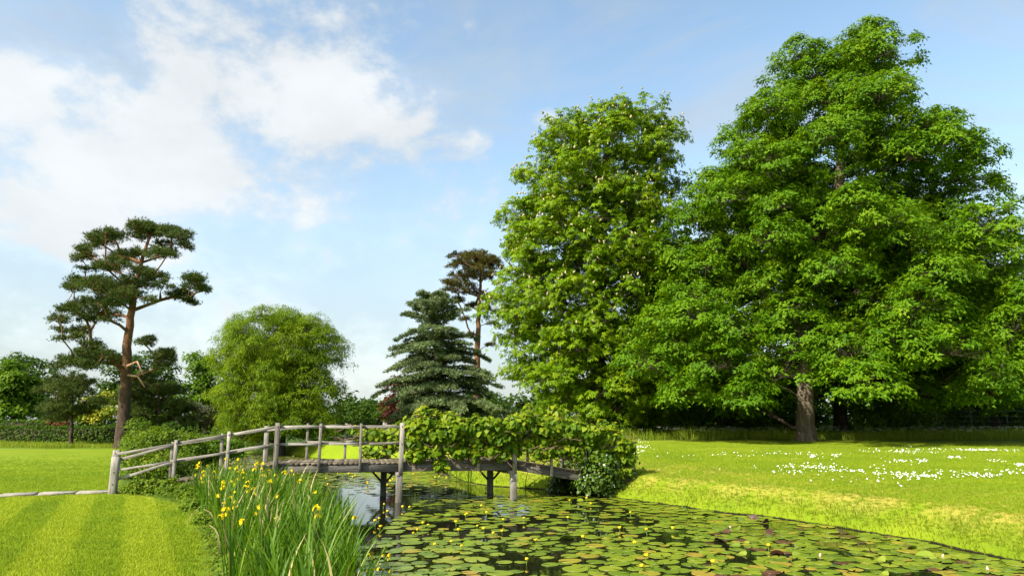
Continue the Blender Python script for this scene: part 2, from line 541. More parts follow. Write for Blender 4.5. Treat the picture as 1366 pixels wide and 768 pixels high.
def ground_mat():
    m, nt, p, out = new_mat('turf_ground')
    N, L = nt.nodes.new, nt.links.new
    geo = N('ShaderNodeNewGeometry')
    col, math_, noise = grass_nodes(nt, geo.outputs['Position'])
    def attr(n):
        a = N('ShaderNodeAttribute'); a.attribute_name = n
        return a.outputs['Fac']
    def mix(f, a, b):
        x = N('ShaderNodeMix'); x.data_type = 'RGBA'; L(f, x.inputs['Factor'])
        L(a, x.inputs['A'])
        if isinstance(b, tuple): x.inputs['B'].default_value = (*b, 1)
        else: L(b, x.inputs['B'])
        return x.outputs['Result']
    gs = N('ShaderNodeVectorMath'); gs.operation = 'SCALE'; L(col, gs.inputs[0]); gs.inputs['Scale'].default_value = .88; col = gs.outputs[0]
    dr = N('ShaderNodeMapRange'); dr.interpolation_type = 'SMOOTHSTEP'
    L(noise(1.3, 8, .68), dr.inputs['Value']); dr.inputs['From Min'].default_value = .36; dr.inputs['From Max'].default_value = .62
    col = mix(math_('MULTIPLY', dr.outputs[0], attr('dry')), col, (.36, .29, .055))
    col = mix(attr('rough'), col, (.10, .16, .014))
    col = mix(attr('bed'), col, (.05, .09, .012))
    sepz = N('ShaderNodeSeparateXYZ'); L(geo.outputs['Position'], sepz.inputs[0])
    mz = N('ShaderNodeMapRange'); L(math_('MULTIPLY_ADD', noise(9, 4), .05, sepz.outputs[2]), mz.inputs['Value'])
    mz.inputs['From Min'].default_value = WZ + .06; mz.inputs['From Max'].default_value = WZ + .04
    col = mix(mz.outputs[0], col, (.016, .013, .007))
    col = mix(attr('far'), col, (.05, .09, .012))
    L(col, p.inputs['Base Color'])
    p.inputs['Roughness'].default_value = .85
    p.inputs['Specular IOR Level'].default_value = .1
    b = N('ShaderNodeBump'); b.inputs['Strength'].default_value = .55; b.inputs['Distance'].default_value = .05
    L(noise(30, 6, .7), b.inputs['Height']); L(b.outputs[0], p.inputs['Normal'])
    return m

x, y = GP[:, 0], GP[:, 1]
RS = right_side(x, y)
dry = RS * sstep(GSD, .1, .9) * (1 - .9 * sstep(GSD, 2.2, 5.0)) * (1 - sstep(y, 26, 40))
dry = np.maximum(dry, RS * .9 * np.exp(-((y - 44.5) / 1.2) ** 2) * sstep(x, 4, 8) * sstep(x, 24, 12))
mud = sstep(GZ, WZ + .16, WZ + .03) * (GSD < 3)
roughm = np.maximum(sstep(y, 48, 49.5) * sstep(x, -3, -8), sstep(y, 44.4, 45.2) * sstep(x, 2, 6))
far = sstep(y, 55, 62)
gm = mesh_np('ground', np.column_stack([GP, GZ]), [GQ],
             {'dry': dry, 'mud': mud, 'bed': bedm, 'rough': roughm, 'far': far}, smooth=True)
ground = tag(link('ground', gm, ground_mat()), kind='structure')

# ------------------------------------------------------------------ water
def water_mat():
    m, nt, p, out = new_mat('pond_water')
    N, L = nt.nodes.new, nt.links.new
    geo = N('ShaderNodeNewGeometry')
    n = N('ShaderNodeTexNoise'); L(geo.outputs['Position'], n.inputs['Vector'])
    n.inputs['Scale'].default_value = 2.2; n.inputs['Detail'].default_value = 3
    b = N('ShaderNodeBump'); b.inputs['Strength'].default_value = .05; b.inputs['Distance'].default_value = .04
    L(n.outputs[0], b.inputs['Height']); L(b.outputs[0], p.inputs['Normal'])
    p.inputs['Base Color'].default_value = (.010, .011, .005, 1)
    p.inputs['Roughness'].default_value = .03
    p.inputs['IOR'].default_value = 1.33
    p.inputs['Specular IOR Level'].default_value = .5
    return m
wx = np.linspace(POND[:, 0].min() - .6, POND[:, 0].max() + .6, 40)
wy = np.linspace(POND[:, 1].min() - .6, POND[:, 1].max() + .6, 60)
WX, WY = np.meshgrid(wx, wy)
ii, jj = np.meshgrid(np.arange(39), np.arange(59)); q0 = (jj * 40 + ii).ravel()
wm = mesh_np('water', np.column_stack([WX.ravel(), WY.ravel(), np.full(WX.size, WZ)]), [np.stack([q0, q0 + 1, q0 + 41, q0 + 40], 1)])
tag(link('water', wm, water_mat()), kind='structure')

# ------------------------------------------------------------------ stone path to the bridge
STONE = plain_mat('pale_stone', (.27, .245, .20), .9, .35, 9, .2)
path_a, path_b = on_plane(150, 658.6, 0), on_plane(-60, 665.5, 0)
pd = unit(path_b - path_a); pn = np.array([-pd[1], pd[0], 0])
if pn[1] < 0: pn = -pn
PATH_W = .50
def box_np(cx, cy, cz, sx, sy, sz, ch=.012):
    """box with chamfered top rim, centre and half sizes"""
    V = []
    for z, s in ((-sz, 0), (sz - ch, 0), (sz, ch)):
        for a, b in ((-1, -1), (1, -1), (1, 1), (-1, 1)):
            V.append((cx + a * (sx - s), cy + b * (sy - s), cz + z))
    Fq = []
    for k in (0, 4):
        for i in range(4): Fq.append([k + i, k + (i + 1) % 4, k + 4 + (i + 1) % 4, k + 4 + i])
    Fq.append([8, 9, 10, 11]); Fq.append([3, 2, 1, 0])
    return np.array(V, float), np.array(Fq)
# bedding sheet under the slabs
plen = float(np.linalg.norm(path_b - path_a))
pts = [path_a - pn * .02, path_a + pn * PATH_W, path_b + pn * PATH_W, path_b - pn * .02]
V = np.array([[p_[0], p_[1], gz(p_[0], p_[1]) + .012] for p_ in pts])
seg = 24
V = []
for i in range(seg + 1):
    c = path_a + pd * plen * i / seg
    for o in (-.02, PATH_W): 
        p_ = c + pn * o; V.append((p_[0], p_[1], gz(p_[0], p_[1]) + .014))
path = tag(link('path', mesh_np('path', np.array(V), [np.array([[2 * i, 2 * i + 2, 2 * i + 3, 2 * i + 1] for i in range(seg)])]),
                plain_mat('path_gravel', (.30, .26, .19), .95, .3, 30, .1)), kind='structure')
slabs = []
for k in range(3):
    bv, bf = box_np(0, 0, 0, .40 - .02 * k, PATH_W / 2 - .01, .03)
    slabs.append(mesh_np('slab', bv + np.random.default_rng(k).normal(size=bv.shape) * .004, [bf]))
    slabs[-1].materials.append(STONE)
s = .42
k = 0
while s < plen:
    c = path_a + pd * s + pn * PATH_W / 2
    o = link('slab', slabs[k % 3], None, path)
    o.location = (c[0], c[1], gz(c[0], c[1]) + .022 + random.uniform(-.005, .008))
    o.rotation_euler = (0, 0, math.atan2(pd[1], pd[0]) + random.uniform(-.012, .012))
    s += .83; k += 1
# ------------------------------------------------------------------ footbridge
TH = math.radians(12.7)
BA = np.array([math.cos(TH), math.sin(TH), 0]); BPv = np.array([-math.sin(TH), math.cos(TH), 0])
BL = on_plane(158, 658, 0.0)
BW = 1.85
def u_of(px, v=0.0, py=605):
    q = ray(px, py); q = q[0] / q[1]
    o = BL + BPv * v
    return float((q * o[1] - o[0]) / (BA[0] - q * BA[1]))
U1, U2 = u_of(369), u_of(686)
DZ = .71
UEND = U2 + (U1 * .92)
def deck_z(u):
    return np.interp(u, [-.2, U1, U2, UEND], [.03, DZ, DZ, .10])
def bp(u, v, z):
    q = BL + BA * u + BPv * v
    return np.array([q[0], q[1], z])

def wood_mat(name, stops, moss=0.0):
    m, nt, p, out = new_mat(name)
    N, L = nt.nodes.new, nt.links.new
    tc = N('ShaderNodeTexCoord')
    oi = N('ShaderNodeObjectInfo')
    mp = N('ShaderNodeMapping'); L(tc.outputs['Object'], mp.inputs[0])
    mp.inputs['Scale'].default_value = (1.2, 14, 14)
    ad = N('ShaderNodeVectorMath'); ad.operation = 'ADD'; L(mp.outputs[0], ad.inputs[0])
    cb = N('ShaderNodeCombineXYZ'); L(oi.outputs['Random'], cb.inputs[0])
    scv = N('ShaderNodeVectorMath'); scv.operation = 'SCALE'; L(cb.outputs[0], scv.inputs[0]); scv.inputs['Scale'].default_value = 30
    L(scv.outputs[0], ad.inputs[1])
    nz = N('ShaderNodeTexNoise'); L(ad.outputs[0], nz.inputs['Vector'])
    nz.inputs['Scale'].default_value = 1.6; nz.inputs['Detail'].default_value = 8; nz.inputs['Roughness'].default_value = .68
    mm = N('ShaderNodeMath'); mm.operation = 'MULTIPLY_ADD'; L(oi.outputs['Random'], mm.inputs[0]); mm.inputs[1].default_value = .22
    sb = N('ShaderNodeMath'); sb.operation = 'SUBTRACT'; L(nz.outputs[0], sb.inputs[0]); sb.inputs[1].default_value = .11
    L(sb.outputs[0], mm.inputs[2])
    col = ramp(nt, stops, mm.outputs[0])
    # lichen and algae blotches
    geo = N('ShaderNodeNewGeometry')
    n2 = N('ShaderNodeTexNoise'); L(geo.outputs['Position'], n2.inputs['Vector']); n2.inputs['Scale'].default_value = 5; n2.inputs['Detail'].default_value = 7
    r2 = N('ShaderNodeMapRange'); L(n2.outputs[0], r2.inputs['Value']); r2.inputs['From Min'].default_value = .55; r2.inputs['From Max'].default_value = .72
    r2.inputs['To Max'].default_value = .35 + moss
    mx = N('ShaderNodeMix'); mx.data_type = 'RGBA'; L(r2.outputs[0], mx.inputs['Factor']); L(col, mx.inputs['A'])
    mx.inputs['B'].default_value = (.13, .13, .055, 1)
    L(mx.outputs['Result'], p.inputs['Base Color'])
    p.inputs['Roughness'].default_value = .88; p.inputs['Specular IOR Level'].default_value = .15
    b = N('ShaderNodeBump'); b.inputs['Strength'].default_value = .9; b.inputs['Distance'].default_value = .03
    L(nz.outputs[0], b.inputs['Height']); L(b.outputs[0], p.inputs['Normal'])
    return m
WOOD = wood_mat('weathered_oak', [(.25, (.075, .065, .054)), (.42, (.21, .19, .162)), (.6, (.36, .33, .285)), (.8, (.48, .45, .40))])
PLANKW = wood_mat('mossy_deck_oak', [(.25, (.06, .045, .03)), (.5, (.16, .13, .09)), (.8, (.28, .235, .17))], .3)
BEAMW = wood_mat('grey_beam_oak', [(.25, (.05, .046, .04)), (.5, (.13, .12, .105)), (.8, (.24, .225, .20))], .05)
PILEW = wood_mat('pile_oak', [(.25, (.07, .06, .05)), (.5, (.19, .175, .15)), (.8, (.33, .305, .265))], .1)
BOLT = plain_mat('rusty_bolt', (.10, .06, .045), .7, .3, 40)

bridge = empty('footbridge', (BL[0], BL[1], 0), 'weathered grey timber footbridge with post and rail sides over the lily pond', 'bridge')
ORG = np.array([BL[0], BL[1], 0.0])

def beam_between(name, p0, p1, w, h, mat, parent=bridge, rng=RNG, up=(0, 0, 1), wob=.006):
    """chamfered timber along p0-p1, w across, h in the up direction; local X runs along the grain"""
    p0, p1 = np.asarray(p0, float), np.asarray(p1, float)
    d = unit(p1 - p0); L = float(np.linalg.norm(p1 - p0))
    upv = np.array(up, float)
    s = unit(np.cross(upv, d)); t = np.cross(d, s)
    c = min(w, h) * .07
    prof = [(-w / 2 + c, -h / 2), (w / 2 - c, -h / 2), (w / 2, -h / 2 + c), (w / 2, h / 2 - c), (w / 2 - c, h / 2), (-w / 2 + c, h / 2), (-w / 2, h / 2 - c), (-w / 2, -h / 2 + c)]
    n = 4
    V = []
    for k in range(n):
        oy, oz = rng.normal() * wob, rng.normal() * wob
        if k in (0, n - 1): oy = oz = 0
        for a, b in prof:
            V.append((L * k / (n - 1) - L / 2, a + oy, b + oz))
    Fq = []
    for k in range(n - 1):
        for i in range(8):
            j = (i + 1) % 8
            Fq.append([k * 8 + i, (k + 1) * 8 + i, (k + 1) * 8 + j, k * 8 + j][::-1])
    e = [list(range(8))[::-1], [(n - 1) * 8 + i for i in range(8)]]
    me = mesh_np(name, np.array(V), [np.array(Fq), np.array(e)])
    o = link(name, me, mat, parent)
    M = Matrix(((d[0], s[0], t[0]), (d[1], s[1], t[1]), (d[2], s[2], t[2]))).to_4x4()
    mid = (p0 + p1) / 2 - ORG
    M.translation = Vector(mid)
    o.matrix_basis = M
    return o

def bolt(p, parent_obj):
    pass

# deck planks
pl_meshes = []
for k in range(5):
    bv, bf = box_np(0, 0, 0, .070, (BW + .12) / 2, .028, .006)
    r = np.random.default_rng(k + 40)
    bv = bv + r.normal(size=bv.shape) * np.array([.0015, .008, .002])
    me = mesh_np('plank', bv[:, [1, 0, 2]] * np.array([1, -1, 1]), [bf]); me.materials.append(PLANKW); pl_meshes.append(me)
u = -.1
while u < UEND:
    z = float(deck_z(u)); s = float(deck_z(u + .05) - deck_z(u - .05)) / .1
    o = link('plank', random.choice(pl_meshes), None, bridge)
    ex = BPv; ez = unit(np.array([-BA[0] * s, -BA[1] * s, 1.0])); ey = np.cross(ez, ex)
    M = Matrix(((ex[0], ey[0], ez[0]), (ex[1], ey[1], ez[1]), (ex[2], ey[2], ez[2]))).to_4x4()
    M.translation = Vector(bp(u, BW / 2, z - .028 + random.uniform(-.005, .005)) - ORG)
    o.matrix_basis = M
    u += .1445
# stringers under the deck
BH = .21
for v in (-.005, BW / 2, BW + .005):
    for ua, ub in ((-.1, U1), (U1, (U1 + U2) / 2), ((U1 + U2) / 2, U2), (U2, UEND)):
        za, zb = deck_z(ua) - .06 - BH / 2, deck_z(ub) - .06 - BH / 2
        beam_between('beam', bp(ua + .004, v, za), bp(ub - .004, v, zb), .10, BH, BEAMW)

near_px = [158, 236, 305, 369, 426, 481, 535, 586, 637, 685, 734, 779, 822]
far_px = [153.5, 228, 295, 354, 409, 460, 512, 561, 612, 655, 705, 750, 792]
RAILH = 1.0
near_u = [u_of(p) for p in near_px]
far_u = [u_of(p, BW, 603) for p in far_px]
def rail_z(u): return float(deck_z(u)) + RAILH
RZ_OFF = .035
for side, us, v0, out in ((0, near_u, -.065, -1), (1, far_u, BW + .065, 1)):
    v = v0 + out * .055
    for k, u in enumerate(us):
        big = k in (0, 3, 6, 9)
        w = .145 if big else .092
        if k == 0:                                      # the heavy end posts stand on the ground
            zb, zt, w = -.25, (1.02 if side else .93), .19
            vv = v
        else:
            zb = float(deck_z(u)) - .06 - BH - (.0 if not big else .06)
            zt = rail_z(u) + (.075 if big else .06); vv = v
        lean = RNG.normal() * .012
        p0 = bp(u, vv, zb); p1 = bp(u + lean, vv, zt)
        po = beam_between('post', p0, p1, w if not k == 0 else .19, w * .85 if k else .17, WOOD, up=tuple(BA), wob=.003)
        # bolt heads where the post meets the beam and the rails
        hw = (w * .5 if k else .095)
        pv = vv + out * (hw + .004)
        for zz in ((float(deck_z(u)) - .06 - BH / 2) if k else .25, rail_z(u) - .03, rail_z(u) - .50):
            q = bp(u, pv, zz) - ORG
            bm_ = bpy.data.meshes.get('bolt_head')
            if bm_ is None:
                th = np.arange(8) * math.pi / 4
                V = np.concatenate([np.column_stack([np.cos(th) * .018, np.full(8, -.006), np.sin(th) * .018]), np.column_stack([np.cos(th) * .014, np.full(8, .010), np.sin(th) * .014])])
                bm_ = mesh_np('bolt_head', V, [np.array([[i, (i + 1) % 8, 8 + (i + 1) % 8, 8 + i] for i in range(8)]), np.array([[8 + i for i in range(8)]])])
                bm_.materials.append(BOLT)
            bo = link('bolt', bm_, None, bridge)
            bo.location = tuple(q); bo.rotation_euler = (0, 0, TH + (0 if out > 0 else math.pi))
    # rails on the inner face of the posts
    vr = v0 + out * (-.025)
    for (ua, ub) in zip(us[:-1], us[1:]):
        for dz, h in ((-.035, .075), (-.50, .066)):
            za, zb = rail_z(ua) + dz, rail_z(ub) + dz
            if us.index(ua) == 0:
                za = min(za, (.97 if side else .90) - .06 + (dz + .035))
            j0, j1 = RNG.normal() * .008, RNG.normal() * .008
            beam_between('rail', bp(ua + .003, vr, za + j0), bp(ub - .003, vr, zb + j1), .05, h, WOOD)

# piles, cross heads and braces
for (pn_, pf_) in ((369, 354), (533.5, 513), (684, 654)):
    un, uf = u_of(pn_), u_of(pf_, BW, 603)
    for u, v in ((un, -.07), (uf, BW + .02)):
        zt = float(deck_z(u)) - .06 - BH + .02
        beam_between('pile', bp(u, v, -1.35), bp(u, v, zt - .03), .19, .18, PILEW, up=tuple(BA), wob=.004)
    zt = DZ - .06 - BH - .06
    beam_between('cross_head', bp(un, -.17, zt), bp(uf, BW + .14, zt), .17, .10, PILEW)
    for sgn in (-1, 1):
        beam_between('brace', bp(uf, BW, DZ - .75), bp(uf + sgn * .45, BW, DZ - .28), .06, .06, BEAMW)
# near-side end: second, lower gate post beside the first
u0 = near_u[0]
beam_between('post', bp(far_u[0] + .02, BW + .0, -.2), bp(far_u[0] + .02, BW + .0, .62), .11, .10, WOOD, up=tuple(BA))
# ------------------------------------------------------------------ trees: helpers
def rdirs(n, rng, zlo=-.3, zhi=1.0):
    z = rng.uniform(zlo, zhi, n); a = rng.uniform(0, 2 * math.pi, n); r = np.sqrt(1 - z * z)
    return np.column_stack([r * np.cos(a), r * np.sin(a), z])

def clump_foliage(C, R, flat, nsub, nleaf, subr, rng, zlo=-.25, shell=(.62, 1.0), droop=.35, upw=.6, rnd=.42):
    """leaf positions, normals and directions on clustered shells: crown > clump > spray > leaf"""
    M = len(C)
    c = np.repeat(C, nsub, 0); r = np.repeat(R, nsub)[:, None]
    d = rdirs(M * nsub, rng, zlo)
    k = rng.uniform(shell[0], shell[1], (M * nsub, 1))
    sub = c + d * k * r * np.array([[1, 1, flat]])
    sv = rng.random(M * nsub)
    n = len(sub) * nleaf
    s = np.repeat(sub, nleaf, 0); dd = np.repeat(d, nleaf, 0)
    off = rng.normal(size=(n, 3)) * np.array([[1, 1, .38]]) * subr * .55
    off[:, 2] -= np.sum(off[:, :2] ** 2, 1) / subr * .5
    P = s + off
    hor = off.copy(); hor[:, 2] = 0
    Nn = unit(np.array([[0, 0, upw]]) + dd * .6 + hor * (.35 / subr) + rng.normal(size=(n, 3)) * rnd)
    U = unit(hor / subr + dd * .3 + rng.normal(size=(n, 3)) * .5 + np.array([[0, 0, -droop]]))
    val = np.clip(np.repeat(sv, nleaf) * .55 + rng.random(n) * .45, 0, 1)
    return P, Nn, U, val, sub, d

def profile_clumps(prof, D, n, rng, depth=.9, rmin=0.0, sep=1.0, bias=.55, rough=0.0, seed=0):
    """scatter clump centres in a crown whose silhouette is traced as (row, left, right)"""
    rows = []
    for py, l, r in prof:
        a, b = at_depth(l, py, D), at_depth(r, py, D)
        rows.append((a[2], a[0], b[0]))
    rows = np.array(sorted(rows))
    z0, z1 = rows[0, 0], rows[-1, 0]
    out = []
    tries = 0
    while len(out) < n and tries < n * 60:
        tries += 1
        z = rng.uniform(z0, z1)
        xl, xr = np.interp(z, rows[:, 0], rows[:, 1]), np.interp(z, rows[:, 0], rows[:, 2])
        w = (xr - xl) / 2
        if rng.random() > (w / ((rows[:, 2] - rows[:, 1]).max() / 2)) ** 1.2 + .05: continue
        a = rng.uniform(0, 2 * math.pi)
        k = rng.random() ** bias
        if rough: k *= 1 + rough * (2 * float(vnoise(np.array([a * 1.6 + 7]), np.array([z * .42]), 1.0, seed)[0]) - 1.15)
        p = np.array([(xl + xr) / 2 + w * k * math.cos(a), D + w * depth * k * math.sin(a), z])
        s = sep * (.6 + .4 * k) if tries < n * 40 else sep * .6
        if out and np.min(np.sum(((np.array(out) - p) / np.array([1, 1, .75])) ** 2, 1)) < s * s: continue
        out.append(p)
    return np.array(out)

def skeleton(trunk, targets, rng, lift=.18, step=.9, climb=.9):
    """grow branches to every clump from the nearest lower wood; returns nodes, parents, leaf counts"""
    nodes = [np.array(p, float) for p in trunk]; par = [-1] + list(range(len(trunk) - 1))
    tr = np.array(trunk)
    base = targets - np.array([[0, 0, 0]])
    dist = np.min(np.linalg.norm(base[:, None] - tr[None], axis=2), axis=1)
    tips = []
    for i in np.argsort(dist):
        t = targets[i]; A = np.array(nodes)
        h = np.hypot(A[:, 0] - t[0], A[:, 1] - t[1])
        cost = np.linalg.norm(A - t, axis=1) + climb * np.maximum(0, A[:, 2] - (t[2] - .35 * h)) * 1.5
        cost[0] += 8
        j = int(np.argmin(cost)); a = nodes[j]
        L = np.linalg.norm(t - a); k = max(2, int(L / step))
        ctrl = (a + t) / 2 + np.array([0, 0, lift * L]) * (1 if t[2] > a[2] - .5 else .4) + rng.normal(size=3) * .05 * L
        prev = j
        for s in range(1, k + 1):
            f = s / k
            p = (1 - f) ** 2 * a + 2 * f * (1 - f) * ctrl + f * f * t + (rng.normal(size=3) * .04 * step if s < k else 0)
            nodes.append(p); par.append(prev); prev = len(nodes) - 1
        tips.append(prev)
    cnt = np.zeros(len(nodes))
    for t in tips:
        k = t
        while k >= 0:
            cnt[k] += 1; k = par[k]
    return np.array(nodes), np.array(par), cnt

def broad_tree(name, label, cat, group, base, trunk, trunk_r, C, R, lm, bm, rng, flat=.6, nsub=14, nleaf=26, subr=.5,
               lsize=(.12, .2), tmpl=T_BROAD, r_tip=.022, zlo=-.3, droop=.35, shell=(.6, 1.0), upw=.6, twigs=True, climb=.9, lift=.18, rnd=.42):
    root = empty(name, base, label, cat, group)
    org = np.array(base, float)
    trunk = np.array(trunk, float)
    # trunk resampled
    seg = np.r_[0, np.cumsum(np.linalg.norm(np.diff(trunk, axis=0), axis=1))]
    s = np.linspace(0, seg[-1], max(8, int(seg[-1] / .6)))
    tp = np.stack([np.interp(s, seg, trunk[:, i]) for i in range(3)], 1)
    tp[1:-1] += rng.normal(size=(len(tp) - 2, 3)) * .03
    tr = np.interp(s / seg[-1], [0, .03, .08, .5, 1], [trunk_r * 1.5, trunk_r * 1.15, trunk_r, trunk_r * .72, trunk_r * .2])
    link('trunk', loft('trunk', tp - org, tr, 16, .035, rng=rng), bm, root)
    nodes, par, cnt = skeleton(tp, C, rng, lift=lift, climb=climb)
    nt = len(tp)
    idx = np.arange(nt, len(nodes))
    rad = r_tip * np.maximum(cnt, 1) ** .52
    jr = np.minimum(rad[par[idx]], np.where(par[idx] < nt, rad[idx] * 1.25, 9))
    P0, P1, R0, R1 = nodes[par[idx]] - org, nodes[idx] - org, jr, rad[idx]
    P, Nn, U, val, sub, sd_ = clump_foliage(C, R, flat, nsub, nleaf, subr, rng, zlo, shell, droop, upw, rnd)
    if twigs:
        cc = np.repeat(C, nsub, 0) - org
        P0 = np.concatenate([P0, cc]); P1 = np.concatenate([P1, sub - org])
        R0 = np.concatenate([R0, np.full(len(sub), r_tip * .36)]); R1 = np.concatenate([R1, np.full(len(sub), r_tip * .18)])
    link('branches', seg_tubes('branches', P0, P1, R0, R1, 4), BARK_DARK if twigs else bm, root)
    S = rng.uniform(lsize[0], lsize[1], len(P))
    link('crown', leaf_mesh('crown', P - org, Nn, U, S, tmpl, val), lm, root)
    return root, sub, sd_

BARK_GREY = bark_mat('grey_brown_bark', [(.3, (.055, .042, .03)), (.5, (.12, .095, .07)), (.72, (.22, .18, .13))])
BARK_DARK = bark_mat('dark_bark', [(.3, (.03, .024, .018)), (.6, (.075, .058, .042)), (.8, (.14, .11, .08))])

# ------------------------------------------------------------------ the great sycamore
LM_SYC = leaf_mat('sycamore_leaf', [(.1, (.040, .108, .003)), (.45, (.088, .190, .004)), (.75, (.145, .258, .006)), (.97, (.24, .30, .010))])
rng = np.random.default_rng(101)
SD = 44.0
prof = [(60, 1085, 1162), (74, 1056, 1188), (92, 1034, 1194), (112, 1032, 1198), (132, 1060, 1190), (152, 1012, 1215), (188, 958, 1256), (225, 916, 1280),
        (262, 902, 1300), (300, 900, 1330), (350, 910, 1356), (400, 898, 1384), (450, 872, 1405), (495, 868, 1410), (530, 880, 1405), (548, 905, 1390)]
C = profile_clumps(prof, SD, 300, rng, depth=.78, sep=1.9, bias=.40, rough=.16, seed=4)
b0 = at_depth(1075, 581, SD); b0 = np.array([b0[0], SD, gz(b0[0], SD)])
tk = [b0 - np.array([0, 0, .2])] + [at_depth(px, py, SD + dy) for px, py, dy in ((1073, 545, 0), (1074, 500, .1), (1085, 450, .3), (1102, 400, .5), (1114, 340, .4), (1118, 270, .2), (1122, 190, 0), (1125, 110, 0), (1126, 70, 0))]
Rr = rng.uniform(1.45, 2.45, len(C))
syc, sub_, _ = broad_tree('sycamore_tree', 'towering broad sycamore with dense green crown, tallest tree on the lawn edge', 'tree', None,
                          b0, tk, .5, C, Rr, LM_SYC, BARK_GREY, rng, flat=.82, nsub=40, nleaf=52, subr=.42, lsize=(.145, .245), r_tip=.026, zlo=-.25, tmpl=T_TRI, upw=.6, rnd=.34, shell=(.74, 1.0))
# its second stem
ks = [at_depth(1085, 470, SD + .5), at_depth(1130, 420, SD + .8), at_depth(1165, 350, SD + .6), at_depth(1172, 300, SD + .4), at_depth(1178, 230, SD + .2)]
link('limb', loft('limb', np.array(ks) - b0, np.array([.34, .30, .26, .21, .1]), 12, .04, rng=rng), BARK_GREY, syc)
ks = [at_depth(1076, 480, SD + .2), at_depth(1050, 430, SD + .8), at_depth(1010, 380, SD + 1.2), at_depth(980, 335, SD + 1.4), at_depth(960, 300, SD + 1.4)]
link('limb', loft('limb', np.array(ks) - b0, np.array([.26, .19, .14, .10, .05]), 12, .04, rng=rng), BARK_GREY, syc)

# ------------------------------------------------------------------ the flowering horse chestnut
LM_CHE = leaf_mat('chestnut_leaf', [(.1, (.060, .130, .004)), (.45, (.130, .235, .005)), (.8, (.215, .31, .008)), (1, (.26, .33, .015))], rough=.42)
rng = np.random.default_rng(202)
CD = 50.0
prof = [(155, 770, 858), (170, 752, 885), (195, 722, 900), (222, 702, 910), (255, 680, 912), (300, 674, 910), (350, 678, 905), (400, 664, 900), (450, 666, 895), (500, 672, 890), (540, 682, 880), (558, 698, 865)]
C = profile_clumps(prof, CD, 290, rng, depth=.9, sep=1.45, bias=.38, rough=.16, seed=2)
b0 = at_depth(795, 566, CD); b0 = np.array([b0[0], CD, gz(b0[0], CD)])
tk = [b0 - np.array([0, 0, .2])] + [at_depth(px, py, CD) for px, py in ((795, 530), (797, 480), (800, 400), (803, 320), (808, 240), (812, 180), (814, 150))]
Rr = rng.uniform(.95, 1.85, len(C))
che, sub_, sdir = broad_tree('chestnut_tree', 'tall horse chestnut covered in cream flower candles beside the bridge', 'tree', None,
                             b0, tk, .55, C, Rr, LM_CHE, BARK_DARK, rng, flat=.8, nsub=17, nleaf=10, subr=.50, lsize=(.21, .34), tmpl=T_PALM, zlo=-.3, droop=.3, upw=.5, rnd=.34, shell=(.68, 1.05))
# flower candles on outward sprays
cen = np.array([b0[0] + .3, CD, 13.0])
outw = np.sum(unit(sub_ - cen) * sdir, 1) + .35 * sdir[:, 2]
ow = unit(sub_ - cen)
front = (np.hypot(sub_[:, 0] - cen[0], sub_[:, 1] - cen[1]) > 2.4) | (sub_[:, 2] > 15)
pick = np.where((outw > .55) & front & (sub_[:, 2] > 4) & (sdir[:, 1] < .1) & (sdir[:, 2] < .72))[0]
pick = rng.permutation(pick)[:1500]
CP = sub_[pick] + sdir[pick] * .20 + np.array([[0, -.12, .13]])
def candle_template():
    V, Fc = [], []
    rows = [(0, .10), (.25, .30), (.5, .26), (.75, .17), (1.0, .03)]
    for k, (h, r) in enumerate(rows):
        for i in range(6):
            a = i * math.pi / 3 + k * .5
            rr = r * (1.25 if i % 2 else .75)
            V.append((h, rr * math.cos(a), rr * math.sin(a)))
    for k in range(4):
        for i in range(6):
            j = (i + 1) % 6
            Fc.append([k * 6 + i, k * 6 + j, k * 6 + 6 + j, k * 6 + 6 + i])
    return np.array(V), [np.array(Fc)]
T_CANDLE = candle_template()
LM_CAN = leaf_mat('chestnut_blossom', [(.1, (.30, .32, .11)), (.6, (.46, .41, .20)), (1, (.54, .42, .26))], trans=.25, tcol=(1, .95, .8))
U = unit(np.column_stack([rng.normal(size=(len(CP), 2)) * .22, np.ones(len(CP))]) + sdir[pick] * .25)
o = link('blossoms', leaf_mesh('blossoms', CP - b0, rng.normal(size=(len(CP), 3)), U, rng.uniform(.18, .28, len(CP)), T_CANDLE), LM_CAN, che)
o['kind'] = 'stuff'

# ------------------------------------------------------------------ willow
LM_WIL = leaf_mat('willow_leaf', [(.1, (.070, .135, .005)), (.5, (.145, .235, .007)), (.9, (.23, .31, .012))], trans=.42)
rng = np.random.default_rng(303)
WD = 47.0
prof = [(418, 335, 395), (432, 310, 428), (452, 300, 445), (480, 297, 460), (510, 298, 458), (540, 298, 455), (562, 303, 452), (584, 310, 445)]
C = profile_clumps(prof, WD, 128, rng, depth=.9, sep=1.2, bias=.42, rough=.14, seed=6)
b0 = at_depth(375, 580, WD); b0 = np.array([b0[0], WD, gz(b0[0], WD)])
tk = [b0 - np.array([0, 0, .2])] + [at_depth(px, py, WD) for px, py in ((374, 555), (372, 520), (370, 480), (368, 440))]
root, sub_, _ = broad_tree('willow_tree', 'rounded yellow-green willow with fine trailing foliage beyond the bridge', 'tree', None,
                        b0, tk, .4, C, rng.uniform(.8, 1.5, len(C)), LM_WIL, BARK_DARK, rng, flat=.8, nsub=28, nleaf=38, subr=.36, lsize=(.16, .28), tmpl=T_SLIM, zlo=-.3, droop=.9, upw=.45, rnd=.35, shell=(.7, 1.05))
sel = sub_[rng.random(len(sub_)) < .55]
n = len(sel); K = 16
t = np.tile(np.linspace(0, 1, K), n); base_ = np.repeat(sel, K, 0)
dirs = np.repeat(np.column_stack([rng.normal(size=(n, 2)) * .3, -np.ones(n)]), K, 0)
lenr = np.repeat(rng.uniform(.4, 1.2, n), K)
